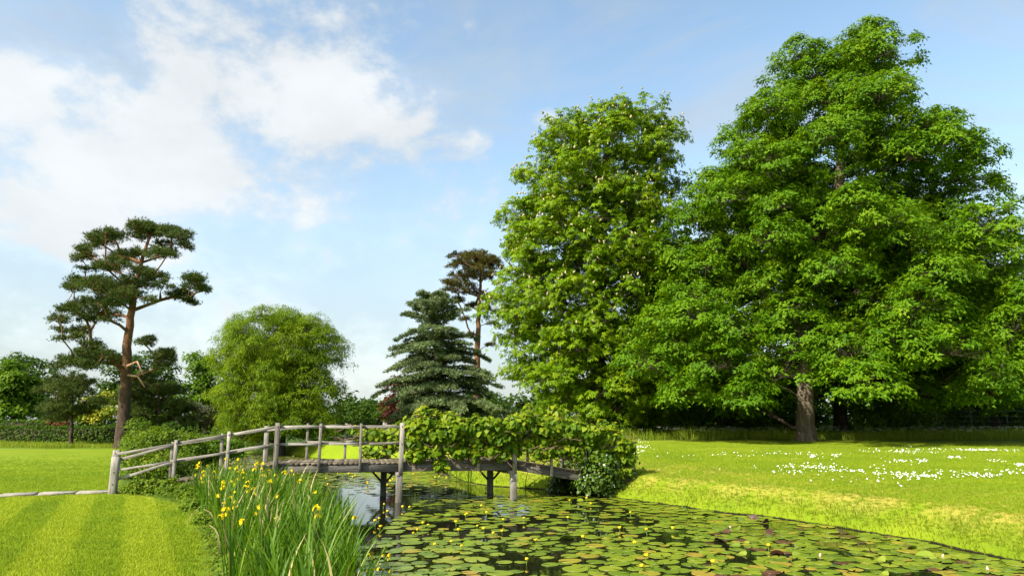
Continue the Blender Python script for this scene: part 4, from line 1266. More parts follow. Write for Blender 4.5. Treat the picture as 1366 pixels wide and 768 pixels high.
# ------------------------------------------------------------------ climbing vine over the bridge rails
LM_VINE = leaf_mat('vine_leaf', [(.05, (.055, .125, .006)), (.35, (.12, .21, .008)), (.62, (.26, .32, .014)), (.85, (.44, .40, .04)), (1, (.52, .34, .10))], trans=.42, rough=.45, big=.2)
STEM = bark_mat('vine_stem', [(.3, (.07, .045, .03)), (.7, (.19, .13, .09))], 12)
rng = np.random.default_rng(88)
def vine(label, spans, nstuff, nind, seed):
    rng = np.random.default_rng(seed)
    u0 = np.mean([s[0] for s in spans]); v0 = spans[0][2]
    org = bp(u0, v0, max(gz(*bp(u0, v0, 0)[:2]), WZ))
    root = empty('climbing_vine', org, label, 'vine')
    # blobs along the rail: (u, half length, v, z centre, rz, rv)
    tot = np.array([s[1] * s[4] for s in spans]); tot = tot / tot.sum()
    which = rng.choice(len(spans), nstuff + nind, p=tot)
    S = np.array(spans)[which]
    d = rdirs(len(S), rng, -1, 1)
    k = rng.uniform(.3, 1.0, len(S)) ** .45
    uu = S[:, 0] + d[:, 0] * S[:, 1] * k; vv = S[:, 2] + d[:, 1] * S[:, 5] * k; zz = S[:, 3] + d[:, 2] * S[:, 4] * k
    P = BL[None] + BA[None] * uu[:, None] + BPv[None] * vv[:, None]; P[:, 2] = zz
    outw = BA[None] * d[:, :1] * .4 + BPv[None] * d[:, 1:2]
    outw[:, 2] = d[:, 2]
    Nn = unit(outw * .8 + np.array([[-.2, -.25, .75]]) + rng.normal(size=P.shape) * .6)
    U = unit(np.array([[0, 0, -1.0]]) + outw * .4 + rng.normal(size=P.shape) * .5)
    size = rng.uniform(.08, .19, len(P))
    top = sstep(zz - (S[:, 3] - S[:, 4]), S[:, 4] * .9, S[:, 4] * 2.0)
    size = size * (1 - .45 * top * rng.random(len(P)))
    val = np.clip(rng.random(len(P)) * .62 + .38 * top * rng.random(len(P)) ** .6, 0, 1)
    # the leaves that face the pond largest become parts of their own
    score = (-d[:, 1]) * .8 + k + size * 2 + rng.random(len(P)) * .3
    order = np.argsort(-score)
    ind, rest = order[:nind], order[nind:]
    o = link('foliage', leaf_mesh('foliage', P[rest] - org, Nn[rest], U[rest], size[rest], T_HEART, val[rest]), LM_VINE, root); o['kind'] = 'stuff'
    variants = []
    for q in range(6):
        variants.append(leaf_mesh('leaf', np.zeros((1, 3)), np.array([[0, 0, 1.]]), np.array([[1., 0, 0]]), [1.0], T_HEART, np.array([q / 5.0])))
        variants[-1].materials.append(LM_VINE)
    for i in ind:
        n_ = Nn[i]; u_ = unit(U[i] - n_ * (U[i] @ n_)); w_ = np.cross(n_, u_)
        lo = link('leaf', variants[int(round(val[i] * 5))], None, root)
        s = size[i] * 1.08
        M = Matrix(((u_[0] * s, w_[0] * s, n_[0] * s), (u_[1] * s, w_[1] * s, n_[1] * s), (u_[2] * s, w_[2] * s, n_[2] * s))).to_4x4()
        M.translation = Vector(P[i] - org); lo.matrix_basis = M
    # woody stems rambling along the rails
    P0, P1 = [], []
    for s_ in spans:
        for _ in range(4):
            a = np.array([s_[0] - s_[1], s_[2] + rng.normal() * .08, s_[3] - .15 + rng.normal() * .12])
            for k_ in range(7):
                b = a + np.array([s_[1] * 2 / 7, rng.normal() * .04, rng.normal() * .05])
                P0.append(bp(*a) - org); P1.append(bp(*b) - org); a = b
    link('stems', seg_tubes('stems', np.array(P0), np.array(P1), np.full(len(P0), .014), np.full(len(P0), .013), 5), STEM, root)
    return root
un = lambda p: u_of(p)
def span(pa, pb, v, zc, rz, rv): return (( u_of(pa, v) + u_of(pb, v)) / 2, abs(u_of(pb, v) - u_of(pa, v)) / 2, v, zc, rz, rv)
near_spans = []
_r = np.random.default_rng(61)
for pc, zt in ((556, 2.05), (566, 2.2), (578, 2.12), (596, 2.25), (615, 2.08), (634, 1.98), (652, 2.1), (668, 2.0), (688, 2.2), (704, 2.3), (722, 2.08), (738, 2.22), (755, 2.12), (770, 2.0), (786, 1.9), (803, 1.85), (818, 1.72), (832, 1.5)):
    rz_ = _r.uniform(.2, .32); rv_ = _r.uniform(.2, .42); hw = _r.uniform(11, 20)
    near_spans.append(span(pc - hw, pc + hw, _r.uniform(-.32, .05), zt - .12 - rz_, rz_, rv_))                       # crest, uneven
    if _r.random() < .55: near_spans.append(span(pc - 5, pc + 6, _r.uniform(-.1, .2), zt - .06, _r.uniform(.1, .22), .1))   # shoots
    zb = zt - .55
    near_spans.append(span(pc - hw * .9, pc + hw * .9, _r.uniform(-.32, -.05), zb - .12, _r.uniform(.22, .34), _r.uniform(.18, .36)))
    if _r.random() < .8 or pc < 600: near_spans.append(span(pc - hw * .7, pc + hw * .7, _r.uniform(-.3, -.05), zb - .55, _r.uniform(.14, .26), _r.uniform(.12, .22)))
near_spans += [span(580, 600, -.14, .66, .24, .12), span(660, 672, -.1, .98, .26, .14), span(785, 815, -.1, .95, .3, .3), span(800, 826, -.05, 1.2, .3, .35)]
vine('broad-leaved vine smothering the near rail of the bridge in yellow-green leaves', near_spans, 8600, 290, 5)
far_spans = [span(505, 560, BW, 1.35, .45, .3), span(520, 600, BW, 1.65, .42, .3), span(470, 520, BW, 1.45, .26, .22), span(560, 660, BW, 1.45, .5, .3), span(640, 760, BW, 1.4, .5, .3), span(445, 480, BW, 1.62, .1, .12), span(480, 530, BW, .98, .22, .22)]
vine('vine trained along the far rail showing through the open bridge bays', far_spans, 1900, 120, 6)

# ------------------------------------------------------------------ far belts of woodland that close the view
def belt(name, x0, x1, y, h, n, lm, label, seed, thick=9, lsize=(.5, 1.0)):
    rng = np.random.default_rng(seed)
    nc = int((x1 - x0) / 1.3)
    C = np.column_stack([rng.uniform(x0, x1, nc), y + rng.normal(size=nc) * thick * .3, np.zeros(nc)])
    top = h * (.55 + .55 * vnoise(C[:, 0], C[:, 1] * 0, .07, seed)) * rng.uniform(.7, 1.0, nc)
    C[:, 2] = top * rng.uniform(.08, .85, nc)
    R = np.clip(top * .32, 1.2, 3.2)
    P, Nn, U, val, s_, d_ = clump_foliage(C, R, .85, 14, n, 1.0, rng, -.5)
    k = P[:, 2] > 0
    me = leaf_mesh(name, P[k], Nn[k], U[k], rng.uniform(*lsize, k.sum()), T_QUAD, val[k])
    return tag(link(name, me, lm), label, 'woodland', None, 'stuff')
belt('distant_wood', -150, 50, 112, 10.5, 10, LM_DARK, 'distant dark woodland closing the view beyond the garden', 1)
belt('back_wood', 4, 100, 82, 15.0, 22, LM_DARK, 'dark mass of wood far behind the sycamore', 3, 5, (.5, 1.0))
belt('wood_undergrowth', 6, 75, 66, 9.5, 44, LM_MID, 'dark tangled undergrowth deep in the wood on the right', 2, 5, (.3, .6))
# ------------------------------------------------------------------ yellow irises
def blade_mesh(name, L, w, bend, seed, twist=.3):
    r = np.random.default_rng(seed)
    n = 8; V = []
    for k in range(n):
        t = k / (n - 1)
        a = bend * t ** 2.2
        x = L * (t * math.sin(a)); z = L * (t * math.cos(a))
        ww = w * (1 - t ** 3.0) ** .8 * (.75 + .6 * t * (1 - t)) + .0006
        tw = twist * t
        c, s = math.cos(tw), math.sin(tw)
        V += [(x - s * ww, -c * ww, z), (x + .2 * ww, 0, z), (x + s * ww, c * ww, z)]
    Fc = []
    for k in range(n - 1):
        b = k * 3
        Fc += [[b, b + 1, b + 4, b + 3], [b + 1, b + 2, b + 5, b + 4]]
    return mesh_np(name, np.array(V), [np.array(Fc)], {'v': np.full(len(V), r.random())}, smooth=True)

LM_IRIS = leaf_mat('iris_leaf', [(.1, (.045, .112, .007)), (.5, (.085, .178, .009)), (.9, (.15, .245, .014))], trans=.35, rough=.5, spec=.22, big=.15, tcol=(1.3, 1.35, .45))
LM_IRIS_DRY = leaf_mat('iris_dry_leaf', [(.1, (.30, .26, .10)), (.9, (.45, .38, .18))], trans=.2, rough=.7)
PETAL = leaf_mat('iris_petal', [(.1, (.76, .60, .006)), (.9, (.82, .68, .015))], trans=.3, rough=.5, tcol=(1.1, 1.0, .3))
blades = []
for k in range(14):
    me = blade_mesh('leaf', random.uniform(.85, 1.28), random.uniform(.013, .023), random.uniform(.06, .42), k, random.uniform(-.5, .5))
    me.materials.append(LM_IRIS if k < 13 else LM_IRIS_DRY); blades.append(me)
droopers = []
for k in range(3):
    me = blade_mesh('leaf', random.uniform(.8, 1.0), .016, random.uniform(1.0, 1.5), 50 + k, .4); me.materials.append(LM_IRIS if k < 2 else LM_IRIS_DRY); droopers.append(me)

def iris_flower_mesh(seed):
    r = np.random.default_rng(seed)
    V, Fc = [], []
    def petal(az, pts, w):
        b = len(V); ca, sa = math.cos(az), math.sin(az)
        for (d, z), ww in zip(pts, w):
            for s in (-1, 0, 1):
                x, y = d, s * ww
                V.append((x * ca - y * sa, x * sa + y * ca, z + (-.004 if s else .003)))
        for k in range(len(pts) - 1):
            for s in range(2):
                i = b + k * 3 + s; Fc.append([i, i + 1, i + 4, i + 3])
    for k in range(3):
        az = k * 2.094 + r.normal() * .12
        petal(az, [(.004, .0), (.022, .022), (.045, .012), (.060, -.018), (.062, -.045)], [.005, .013, .026, .028, .012])
        petal(az + 1.047, [(.003, .0), (.010, .025), (.015, .046)], [.004, .010, .004])
        petal(az, [(.004, .004), (.020, .032), (.034, .040)], [.004, .010, .009])
    me = mesh_np('flower', np.array(V), [np.array(Fc)], {'v': np.full(len(V), r.random())}, smooth=True)
    me.materials.append(PETAL); return me
flowers = [iris_flower_mesh(k) for k in range(5)]
def stem_mesh(L):
    n = 6; p = np.array([[.02 * math.sin(k * .9), 0, L * k / (n - 1)] for k in range(n)])
    me = loft('flower_stem', p, np.linspace(.007, .0045, n), 6); me.materials.append(LM_IRIS); return me
stems = [stem_mesh(l) for l in (.78, .9, 1.0, 1.12)]
stem_len = [.78, .9, 1.0, 1.12]

IRIS_GROUP = 'yellow irises massed at the pond edge'
def iris(x, y, nl, nf, label, group, rng, h=1.0, fan=None, splay=1.0):
    z = max(gz(x, y), WZ - .25)
    root = empty('yellow_iris', (x, y, z - .03), label, 'iris', group)
    az = rng.uniform(0, math.pi) if fan is None else fan
    for k in range(nl):
        f = (k + .5) / nl * 2 - 1
        me = droopers[rng.integers(0, 3)] if rng.random() < .06 else blades[rng.integers(0, 14) if rng.random() < .5 else rng.integers(0, 13)]
        o = link('leaf', me, None, root)
        o.location = (math.cos(az) * f * .07 + rng.normal() * .02, math.sin(az) * f * .07 + rng.normal() * .02, 0)
        lean = abs(f) * .20 * splay + rng.normal() * .05
        dirz = az if f > 0 else az + math.pi
        o.rotation_euler = (rng.normal() * .05, lean, dirz + rng.normal() * .5)
        s = h * rng.uniform(.8, 1.06) * (1 - .12 * abs(f)); o.scale = (s, s * rng.uniform(.85, 1.2), s)
    for k in range(nf):
        q = rng.integers(0, 4)
        st = link('flower_stem', stems[q], None, root)
        st.location = (rng.normal() * .06, rng.normal() * .06, 0)
        st.rotation_euler = (rng.normal() * .09, rng.normal() * .09, rng.uniform(0, 6.28)); sc = h * rng.uniform(.9, 1.08)
        st.scale = (sc,) * 3
        for j in range(rng.integers(1, 3)):
            fl = link('flower', flowers[rng.integers(0, 5)], None, st)
            fl.location = (rng.normal() * .012, rng.normal() * .012, stem_len[q] - .01 - j * .10)
            if j: fl.location = (.03, .02, stem_len[q] - .1)
            fl.rotation_euler = (rng.normal() * .25, rng.normal() * .25, rng.uniform(0, 6.28)); e = rng.uniform(.5, .78); fl.scale = (e, e, e)
    return root

rng = np.random.default_rng(909)
CL = np.array([on_plane(px, py, -.15)[:2] for px, py in ((252, 672), (268, 700), (288, 745), (300, 800), (312, 900))]
              + [on_plane(px, py, -.3)[:2] for px, py in ((490, 900), (487, 800), (470, 745), (450, 712), (405, 688), (350, 670), (300, 662))])
placed = []
tries = 0
while len(placed) < 330 and tries < 40000:
    tries += 1
    p = np.array([rng.uniform(CL[:, 0].min(), CL[:, 0].max()), rng.uniform(CL[:, 1].min(), CL[:, 1].max())])
    if poly_sd(p[None], CL)[0] > -.05: continue
    if placed and min(np.hypot(*(p - q)) for q in placed) < .13: continue
    placed.append(p)
for p in placed:
    ppx = to_px(np.array([p[0], p[1], .6]))[0][0]
    left = np.clip((400 - ppx) / 130, 0, 1)
    nf = int(rng.random() < .06 + .36 * left) + int(rng.random() < .12 * left)
    h = .97 + .14 * rng.random() - .22 * left
    iris(p[0], p[1], int(rng.integers(9, 13)), nf,
         'yellow iris in flower among the massed sword leaves at the pond edge' if nf else 'leafy iris without flowers among the massed sword leaves at the pond edge',
         IRIS_GROUP if nf else 'leafy irises massed at the pond edge', rng, h)
# the low flowering clump standing out in the water, right of the mass
for k in range(5):
    b = on_plane(492 + 6 * k, 800 - 2 * k, WZ)
    iris(b[0], b[1], 4, 2, 'short yellow iris in flower standing in the water beside the iris mass', 'short irises in the water', rng, .62, splay=2.0)
# lone iris on the right bank with its orange withered leaf, and irises under the bridge on the far bank
b = on_plane(908, 676, WZ + .02); iris(b[0], b[1], 7, 0, 'lone iris tuft growing at the grassy right bank edge', None, rng, .78, fan=.2, splay=2.4)
b = on_plane(1038, 712, WZ); iris(b[0], b[1], 4, 0, 'thin iris shoots standing in the water near the right bank', None, rng, .5, splay=.3)
for k, (px, py) in enumerate(((600, 634), (612, 640), (590, 628), (626, 644), (582, 626))):
    b = on_plane(px, py, WZ); iris(b[0], b[1], 9, 0, 'iris clump on the far bank seen under the bridge', 'irises on the far bank', rng, .85)
b = on_plane(700, 651, WZ); iris(b[0], b[1], 8, 0, 'splayed broad-leaved plant beside the right bridge pile', None, rng, .9, splay=3.2)

# ------------------------------------------------------------------ water lilies
def pad_mesh(name, seed, curl=.03, fold=0.0, seg=18):
    r = np.random.default_rng(seed)
    V = [(0, 0, 0)]
    gap = .16
    ph = r.uniform(0, 6.28, 3)
    rows = (.5, .93, 1.0)
    for rr in rows:
        for k in range(seg + 1):
            a = gap + (2 * math.pi - 2 * gap) * k / seg
            w = 1 + .035 * math.sin(2 * a + ph[0]) + .025 * math.sin(3 * a + ph[1]) + r.normal() * .008
            z = curl * (rr ** 4) * (.6 + .6 * math.sin(2 * a + ph[2]))
            x, y = rr * w * math.cos(a), rr * w * math.sin(a) * .94
            if fold:
                if y > .1:
                    t = (y - .1); ang = fold
                    y = .1 + t * math.cos(ang); z += t * math.sin(ang)
            V.append((x, y, z))
    Fq, Ft = [], []
    m = seg + 1
    for k in range(seg): Ft.append([0, 1 + k, 2 + k])
    for q in range(2):
        for k in range(seg):
            b = 1 + q * m + k
            Fq.append([b, b + m, b + m + 1, b + 1])
    nV = len(V)                                       # rim thickness
    for k in range(m):
        x, y, z = V[1 + 2 * m + k]; V.append((x * .99, y * .99, z - .03))
    for k in range(seg):
        b = 1 + 2 * m + k; c = nV + k
        Fq.append([b, c, c + 1, b + 1])
    return mesh_np(name, np.array(V), [np.array(Ft), np.array(Fq)], {'v': np.full(len(V), r.random())}, smooth=False)

def pad_mat(name, stops, rough=.35, spec=.45):
    m, nt, p, out = new_mat(name)
    N, L = nt.nodes.new, nt.links.new
    oi = N('ShaderNodeObjectInfo'); at = N('ShaderNodeAttribute'); at.attribute_name = 'v'
    geo = N('ShaderNodeNewGeometry'); nz = N('ShaderNodeTexNoise'); L(geo.outputs['Position'], nz.inputs['Vector'])
    nz.inputs['Scale'].default_value = 7; nz.inputs['Detail'].default_value = 6
    a = N('ShaderNodeMath'); a.operation = 'MULTIPLY_ADD'; L(oi.outputs['Random'], a.inputs[0]); a.inputs[1].default_value = .45
    b = N('ShaderNodeMath'); b.operation = 'MULTIPLY_ADD'; L(at.outputs['Fac'], b.inputs[0]); b.inputs[1].default_value = .3
    c = N('ShaderNodeMath'); c.operation = 'MULTIPLY'; L(nz.outputs[0], c.inputs[0]); c.inputs[1].default_value = .35
    L(c.outputs[0], b.inputs[2]); L(b.outputs[0], a.inputs[2])
    L(ramp(nt, stops, a.outputs[0]), p.inputs['Base Color'])
    p.inputs['Roughness'].default_value = rough; p.inputs['Specular IOR Level'].default_value = spec
    bu = N('ShaderNodeBump'); bu.inputs['Strength'].default_value = .25; bu.inputs['Distance'].default_value = .01
    L(nz.outputs[0], bu.inputs['Height']); L(bu.outputs[0], p.inputs['Normal'])
    return m
PAD_G = pad_mat('lily_pad_green', [(.2, (.075, .125, .009)), (.45, (.135, .19, .011)), (.75, (.21, .245, .016)), (.95, (.29, .27, .026))])
PAD_Y = pad_mat('lily_pad_yellowed', [(.2, (.18, .18, .016)), (.6, (.27, .23, .022)), (1, (.30, .19, .035))])
PAD_B = pad_mat('lily_leaf_bronze', [(.2, (.045, .022, .014)), (.55, (.10, .040, .024)), (1, (.17, .075, .04))], .3, .5)
pads_m = {}
for key, mat, fold in (('g', PAD_G, 0), ('y', PAD_Y, 0), ('b', PAD_B, 0), ('bf', PAD_B, 1.0), ('gf', PAD_G, .8)):
    pads_m[key] = []
    for k in range(5):
        me = pad_mesh('lily_pad', hash((key, k)) % 999 if False else (k + 17 * len(pads_m)), .012, fold * random.uniform(.6, 1.3) if fold else 0)
        me.materials.append(mat); pads_m[key].append(me)

def in_pond(p, m): return sdv(np.atleast_2d(p))[0] < -m

rng = np.random.default_rng(1212)
def ppx_gap(px, py):
    q = on_plane(px, py, WZ)
    return float(vnoise(np.array([q[0]]), np.array([q[1]]) * 1.15, 1.05, 21)[0]) > (.47 if px < 930 else .66)
def open_water(px, py):
    """patches of clear water seen in the photograph"""
    if 480 < px < 560 and 715 < py < 745: return .9
    if 560 < px < 700 and 712 < py < 738: return .75
    if px < 520 and py < 712: return .8
    if py < 662: return .9
    if 790 < px and py < 679 + (px - 900) * .11: return .85
    if 760 < px < 960 and py > 725: return .1
    if ppx_gap(px, py): return .93
    return .40 if px < 930 else .25
cand, tries = [], 0
grid = {}
def far_enough(p, r, k):
    gx_, gy_ = int(p[0] / .5), int(p[1] / .5)
    for a in (-1, 0, 1):
        for b in (-1, 0, 1):
            for (q, rq) in grid.get((gx_ + a, gy_ + b), ()):
                if (q[0] - p[0]) ** 2 + (q[1] - p[1]) ** 2 < ((r + rq) * k) ** 2: return False
    return True
PADS = []
while len(PADS) < 1150 and tries < 60000:
    tries += 1
    p = np.array([rng.uniform(-2.6, 11), rng.uniform(9.2, 21.5)])
    ppx, ppy = to_px(np.array([[p[0], p[1], WZ]]))
    ppx, ppy = ppx[0], ppy[0]
    if ppx < 470 or ppx > 1480 or ppy > 860: continue
    if rng.random() < open_water(ppx, ppy): continue
    dense = ppx > 940
    r = rng.uniform(.09, .215) * (.95 if dense else 1.0)
    if not in_pond(p, .12): continue
    if not far_enough(p, r, .62 if dense else .74): continue
    grid.setdefault((int(p[0] / .5), int(p[1] / .5)), []).append((p, r)); PADS.append((p, r, ppx, ppy, dense))
PADS.sort(key=lambda t: t[0][1] - 3.0 * t[1])
def pad_key(ppx, dense):
    u = rng.random()
    if dense: return 'b' if u < .10 else ('bf' if u < .145 else ('gf' if u < .19 else ('y' if u < .29 else 'g')))
    return 'y' if u < .08 else ('gf' if u < .015 + .08 else 'g')
LAB = {'g': ('round green lily pad floating flat on the dark pond', 'green floating lily pads'),
       'y': ('yellowed lily pad floating flat on the dark pond', 'yellowed floating lily pads'),
       'b': ('bronze lily leaf lying flat among green pads by the right bank', 'bronze flat lily leaves'),
       'bf': ('bronze lily leaf folded up out of the water by the right bank', 'bronze upturned lily leaves'),
       'gf': ('green lily pad with one side folded up out of the water', 'green folded lily pads')}
lv = 0
n_ind = 0
REST = []
for p, r, ppx, ppy, dense in PADS:
    key = pad_key(ppx, dense)
    if key in ('bf', 'gf'): r = r * .72
    inframe = 470 < ppx < 1370 and ppy < 775
    if inframe and n_ind < 330:
        me = pads_m[key][rng.integers(0, 5)]
        o = link('lily_pad', me)
        o.location = (p[0], p[1], WZ + rng.uniform(.004, .016))
        o.rotation_euler = (rng.normal() * .012, rng.normal() * .012, rng.uniform(0, 6.28)); o.scale = (r, r, r)
        lab, grp = LAB[key]; tag(o, lab, 'lily pad', grp); n_ind += 1
    else: REST.append((p, r, key))
# the far pads behind the bridge and past the first three hundred: one floating carpet
tries = 0; nfar = 0
while nfar < 1500 and tries < 60000:
    tries += 1
    p = np.array([rng.uniform(-17, 2), rng.uniform(21.5, 50)])
    if not in_pond(p, .15): continue
    ppx, ppy = to_px(np.array([[p[0], p[1], WZ]])); ppx, ppy = ppx[0], ppy[0]
    if 595 < ppx < 700 and ppy > 641 and rng.random() < .93: continue
    if ppy > 648 and rng.random() < .7: continue
    r = rng.uniform(.10, .18)
    if not far_enough(p, r, .7): continue
    grid.setdefault((int(p[0] / .5), int(p[1] / .5)), []).append((p, r)); REST.append((p, r, 'y' if rng.random() < .35 else 'g')); nfar += 1
def low_pad(seed):
    r = np.random.default_rng(seed)
    a = .16 + (6.283 - .32) * np.arange(11) / 10
    V = np.column_stack([np.cos(a), np.sin(a) * .94, np.zeros(11)]) * (1 + r.normal(size=(11, 1)) * .03)
    return mesh_np('lily_pad', np.vstack([[0, 0, 0], V]), [np.array([[0, 1 + k, 2 + k] for k in range(10)])])
LOWP = [low_pad(k) for k in range(6)]
def merge_pads(items):
    VV, F3, F4, A, off, mats3, mats4 = [], [], [], [], 0, [], []
    order = ['g', 'y', 'b', 'bf', 'gf']
    for p, r, key in items:
        me = LOWP[rng.integers(0, 6)] if key in 'gyb' and p[1] > 15.5 else pads_m[key][rng.integers(0, 5)]
        n = len(me.vertices); co = np.empty(n * 3, np.float32); me.vertices.foreach_get('co', co); co = co.reshape(-1, 3)
        a = rng.uniform(0, 6.28); c, s = math.cos(a), math.sin(a)
        R_ = np.array([[c, -s, 0], [s, c, 0], [0, 0, 1]])
        VV.append(co @ R_.T * r + np.array([p[0], p[1], WZ + rng.uniform(.004, .018)]))
        A.append(np.full(n, rng.random()))
        for poly in me.polygons:
            f = [v + off for v in poly.vertices]
            if len(f) == 3: F3.append(f); mats3.append(order.index(key))
            else: F4.append(f); mats4.append(order.index(key))
        off += n
    me = mesh_np('lily_carpet', np.concatenate(VV), [np.array(F3), np.array(F4)], {'v': np.concatenate(A)})
    for m_ in (PAD_G, PAD_Y, PAD_B, PAD_B, PAD_G): me.materials.append(m_)
    me.polygons.foreach_set('material_index', np.array(mats3 + mats4, dtype=np.int32))
    return me
tag(link('lily_pads', merge_pads(REST)), 'carpet of distant lily pads spreading under and beyond the bridge', 'lily pads', None, 'stuff')

# yellow pond lily flowers
YEL = plain_mat('pond_lily_yellow', (.80, .60, .02), .45, .15, 20)
GST = plain_mat('pond_lily_stalk', (.10, .18, .02), .5, .2, 10)
def cup_mesh():
    V, Fc = [], []
    for k in range(6):
        az = k * math.pi / 3; b = len(V); ca, sa = math.cos(az), math.sin(az)
        for (d, z, w) in ((.006, 0, .010), (.026, .008, .020), (.034, .028, .020), (.026, .046, .010)):
            for s in (-1, 0, 1):
                x, y = d - abs(s) * .004, s * w; V.append((x * ca - y * sa, x * sa + y * ca, z))
        for q in range(3):
            for s in range(2):
                i = b + q * 3 + s; Fc.append([i, i + 1, i + 4, i + 3])
    b = len(V)
    for k in range(8): V.append((.018 * math.cos(k * .785), .018 * math.sin(k * .785), .034))
    me = mesh_np('petals', np.array(V), [np.array(Fc), np.array([[b + k for k in range(8)]])], smooth=False)
    me.materials.append(YEL); return me
CUP = cup_mesh()
STK = loft('stalk', np.array([[0, 0, -.12], [.004, 0, 0], [0, .003, .5], [0, 0, 1.0]]), np.array([.009, .008, .007, .007]), 6); STK.materials.append(GST)
def pond_flower(p, h, e, grp, lab):
    root = empty('pond_lily', (p[0], p[1], WZ), lab, 'flower', grp)
    s = link('stalk', STK, None, root); s.scale = (1, 1, h); t = random.gauss(0, .18); s.rotation_euler = (t, random.gauss(0, .12), 0)
    c = link('petals', CUP, None, root); M = s.rotation_euler.to_matrix()
    c.location = tuple(M @ Vector((0, 0, h))); c.rotation_euler = (t, 0, random.uniform(0, 6)); c.scale = (e, e, e)
nfl = 0
while nfl < 46:
    ppx, ppy = rng.uniform(500, 1060), 662 + (rng.random() ** 1.3) * 106
    if ppx > 880 and rng.random() < .75: continue
    p = on_plane(ppx, ppy, WZ)
    if not in_pond(p[:2], .3): continue
    pond_flower(p, rng.uniform(.03, .10), rng.uniform(.75, 1.1), 'yellow pond lily flowers before the bridge', 'small yellow pond lily flower on a short stalk among the pads before the bridge'); nfl += 1
nfl = 0
while nfl < 70:
    p = np.array([rng.uniform(-15, 1), rng.uniform(23, 48)])
    if not in_pond(p, .3): continue
    pond_flower(p, rng.uniform(.05, .14), rng.uniform(1.0, 1.4), 'yellow pond lily flowers beyond the bridge', 'tiny yellow pond lily flower on the water beyond the bridge'); nfl += 1
# pinkish white lily buds among the bronze leaves
PINK = plain_mat('lily_bud_pink', (.62, .38, .32), .5, .3, 25)
BUD = mesh_np('bud', *(lambda cu: (cu[0], cu[1]))((np.array([(r_ * math.cos(a), r_ * math.sin(a), z) for z, r_ in ((0, .012), (.02, .030), (.05, .032), (.085, .016), (.10, .003)) for a in np.arange(8) * math.pi / 4]),
      [np.array([[k * 8 + i, k * 8 + (i + 1) % 8, k * 8 + 8 + (i + 1) % 8, k * 8 + 8 + i] for k in range(4) for i in range(8)])])), smooth=True); BUD.materials.append(PINK)
for (ppx, ppy) in ((1094, 742), (1258, 743), (1318, 760), (975, 704)):
    p = on_plane(ppx, ppy, WZ)
    o = link('lily_bud', BUD); o.location = (p[0], p[1], WZ - .01); o.rotation_euler = (rng.normal() * .3, rng.normal() * .3, 0); o.scale = (.7,) * 3
    tag(o, 'pale pink water lily bud among the bronze leaves by the right bank', 'flower bud', 'pink water lily buds')

# ------------------------------------------------------------------ grasses
def blades_field(name, P, L, w, lm, rng, lean=.35, val=None, parent=None, lean_dir=None):
    n = len(P)
    a = rng.uniform(0, 6.28, n)
    ld = np.column_stack([np.cos(a), np.sin(a), np.zeros(n)])
    if lean_dir is not None: ld = unit(ld * .7 + lean_dir)
    k = rng.uniform(.2, 1, n)[:, None] * lean
    sd = np.column_stack([-ld[:, 1], ld[:, 0], np.zeros(n)])
    b = rng.uniform(0, 6.28, n); sd = unit(sd * np.cos(b)[:, None] + ld * np.sin(b)[:, None] + 1e-4)
    L = L[:, None]; w = w[:, None]
    mid = P + ld * k * L * .35 + np.array([[0, 0, 1]]) * L * .6
    tip = P + ld * k * L * 1.0 + np.array([[0, 0, 1]]) * L * (1 - .3 * k)
    V = np.stack([P - sd * w, P + sd * w, mid - sd * w * .8, mid + sd * w * .8, tip], 1).reshape(-1, 3)
    o = (np.arange(n) * 5)[:, None]
    Fq = np.array([[0, 1, 3, 2]]) + o; Ft = np.array([[2, 3, 4]]) + o
    if val is None: val = rng.random(n)
    return mesh_np(name, V, [Fq, Ft], {'v': np.repeat(val, 5)})

LM_ROUGH = leaf_mat('rough_grass_blade', [(.1, (.11, .185, .012)), (.5, (.20, .28, .018)), (.9, (.33, .35, .05))], trans=.3, big=.45)
LM_BANK = leaf_mat('bank_grass_blade', [(.1, (.09, .16, .008)), (.5, (.18, .235, .012)), (.9, (.32, .30, .045))], trans=.3, big=.4)
rng = np.random.default_rng(1414)
# fringe on the shoulder of the right bank
n = 90000
P = np.column_stack([rng.uniform(-4, 12, n), rng.uniform(9, 34, n)])
sd_ = sdv(P)
k = (sd_ > -.03) & (sd_ < .5) & (right_side(P[:, 0], P[:, 1]) > .5)
P = P[k]; sd_ = sd_[k]
zz = gzv(P)
# keep the outward lean towards the water
eps = .05
gxn = (sdv(P + np.array([eps, 0])) - sd_) / eps; gyn = (sdv(P + np.array([0, eps])) - sd_) / eps
ld = -np.column_stack([gxn, gyn, np.zeros(len(P))]) * .5
me = blades_field('bank_grass', np.column_stack([P, zz - .01]), rng.uniform(.06, .20, len(P)), np.full(len(P), .0055), LM_BANK, rng, .8, lean_dir=ld)
tag(link('bank_grass', me, LM_BANK), 'longer yellow-green grass fringing the right bank', 'grass', None, 'stuff')
# rough strips at the back of the lawns
def strip(name, x0, x1, y0, y1, n, L, label, lm, rng, w=.008):
    P = np.column_stack([rng.uniform(x0, x1, n), rng.uniform(y0, y1, n)])
    P = P[P[:, 1] > y0 + 1.6 * vnoise(P[:, 0], P[:, 0] * 0, .45, 4) + rng.random(n) * .5]; n = len(P)
    z = gzv(P)
    edge = .35 + .75 * vnoise(P[:, 0], P[:, 1], .5, 9)
    L_ = rng.uniform(L[0], L[1], n) * edge
    me = blades_field(name, np.column_stack([P, z - .02]), L_, np.full(n, w), lm, rng, .5)
    return tag(link(name, me, lm), label, 'grass', None, 'stuff')
strip('rough_grass', -46, -24.5, 49.2, 56, 16000, (.25, .6), 'rough unmown grass strip in front of the clipped hedges', LM_ROUGH, rng, .012)
strip('long_grass', 6.0, 42, 44.6, 54, 24000, (.4, 1.1), 'long seeding grass in front of the wood', LM_ROUGH, rng, .011)
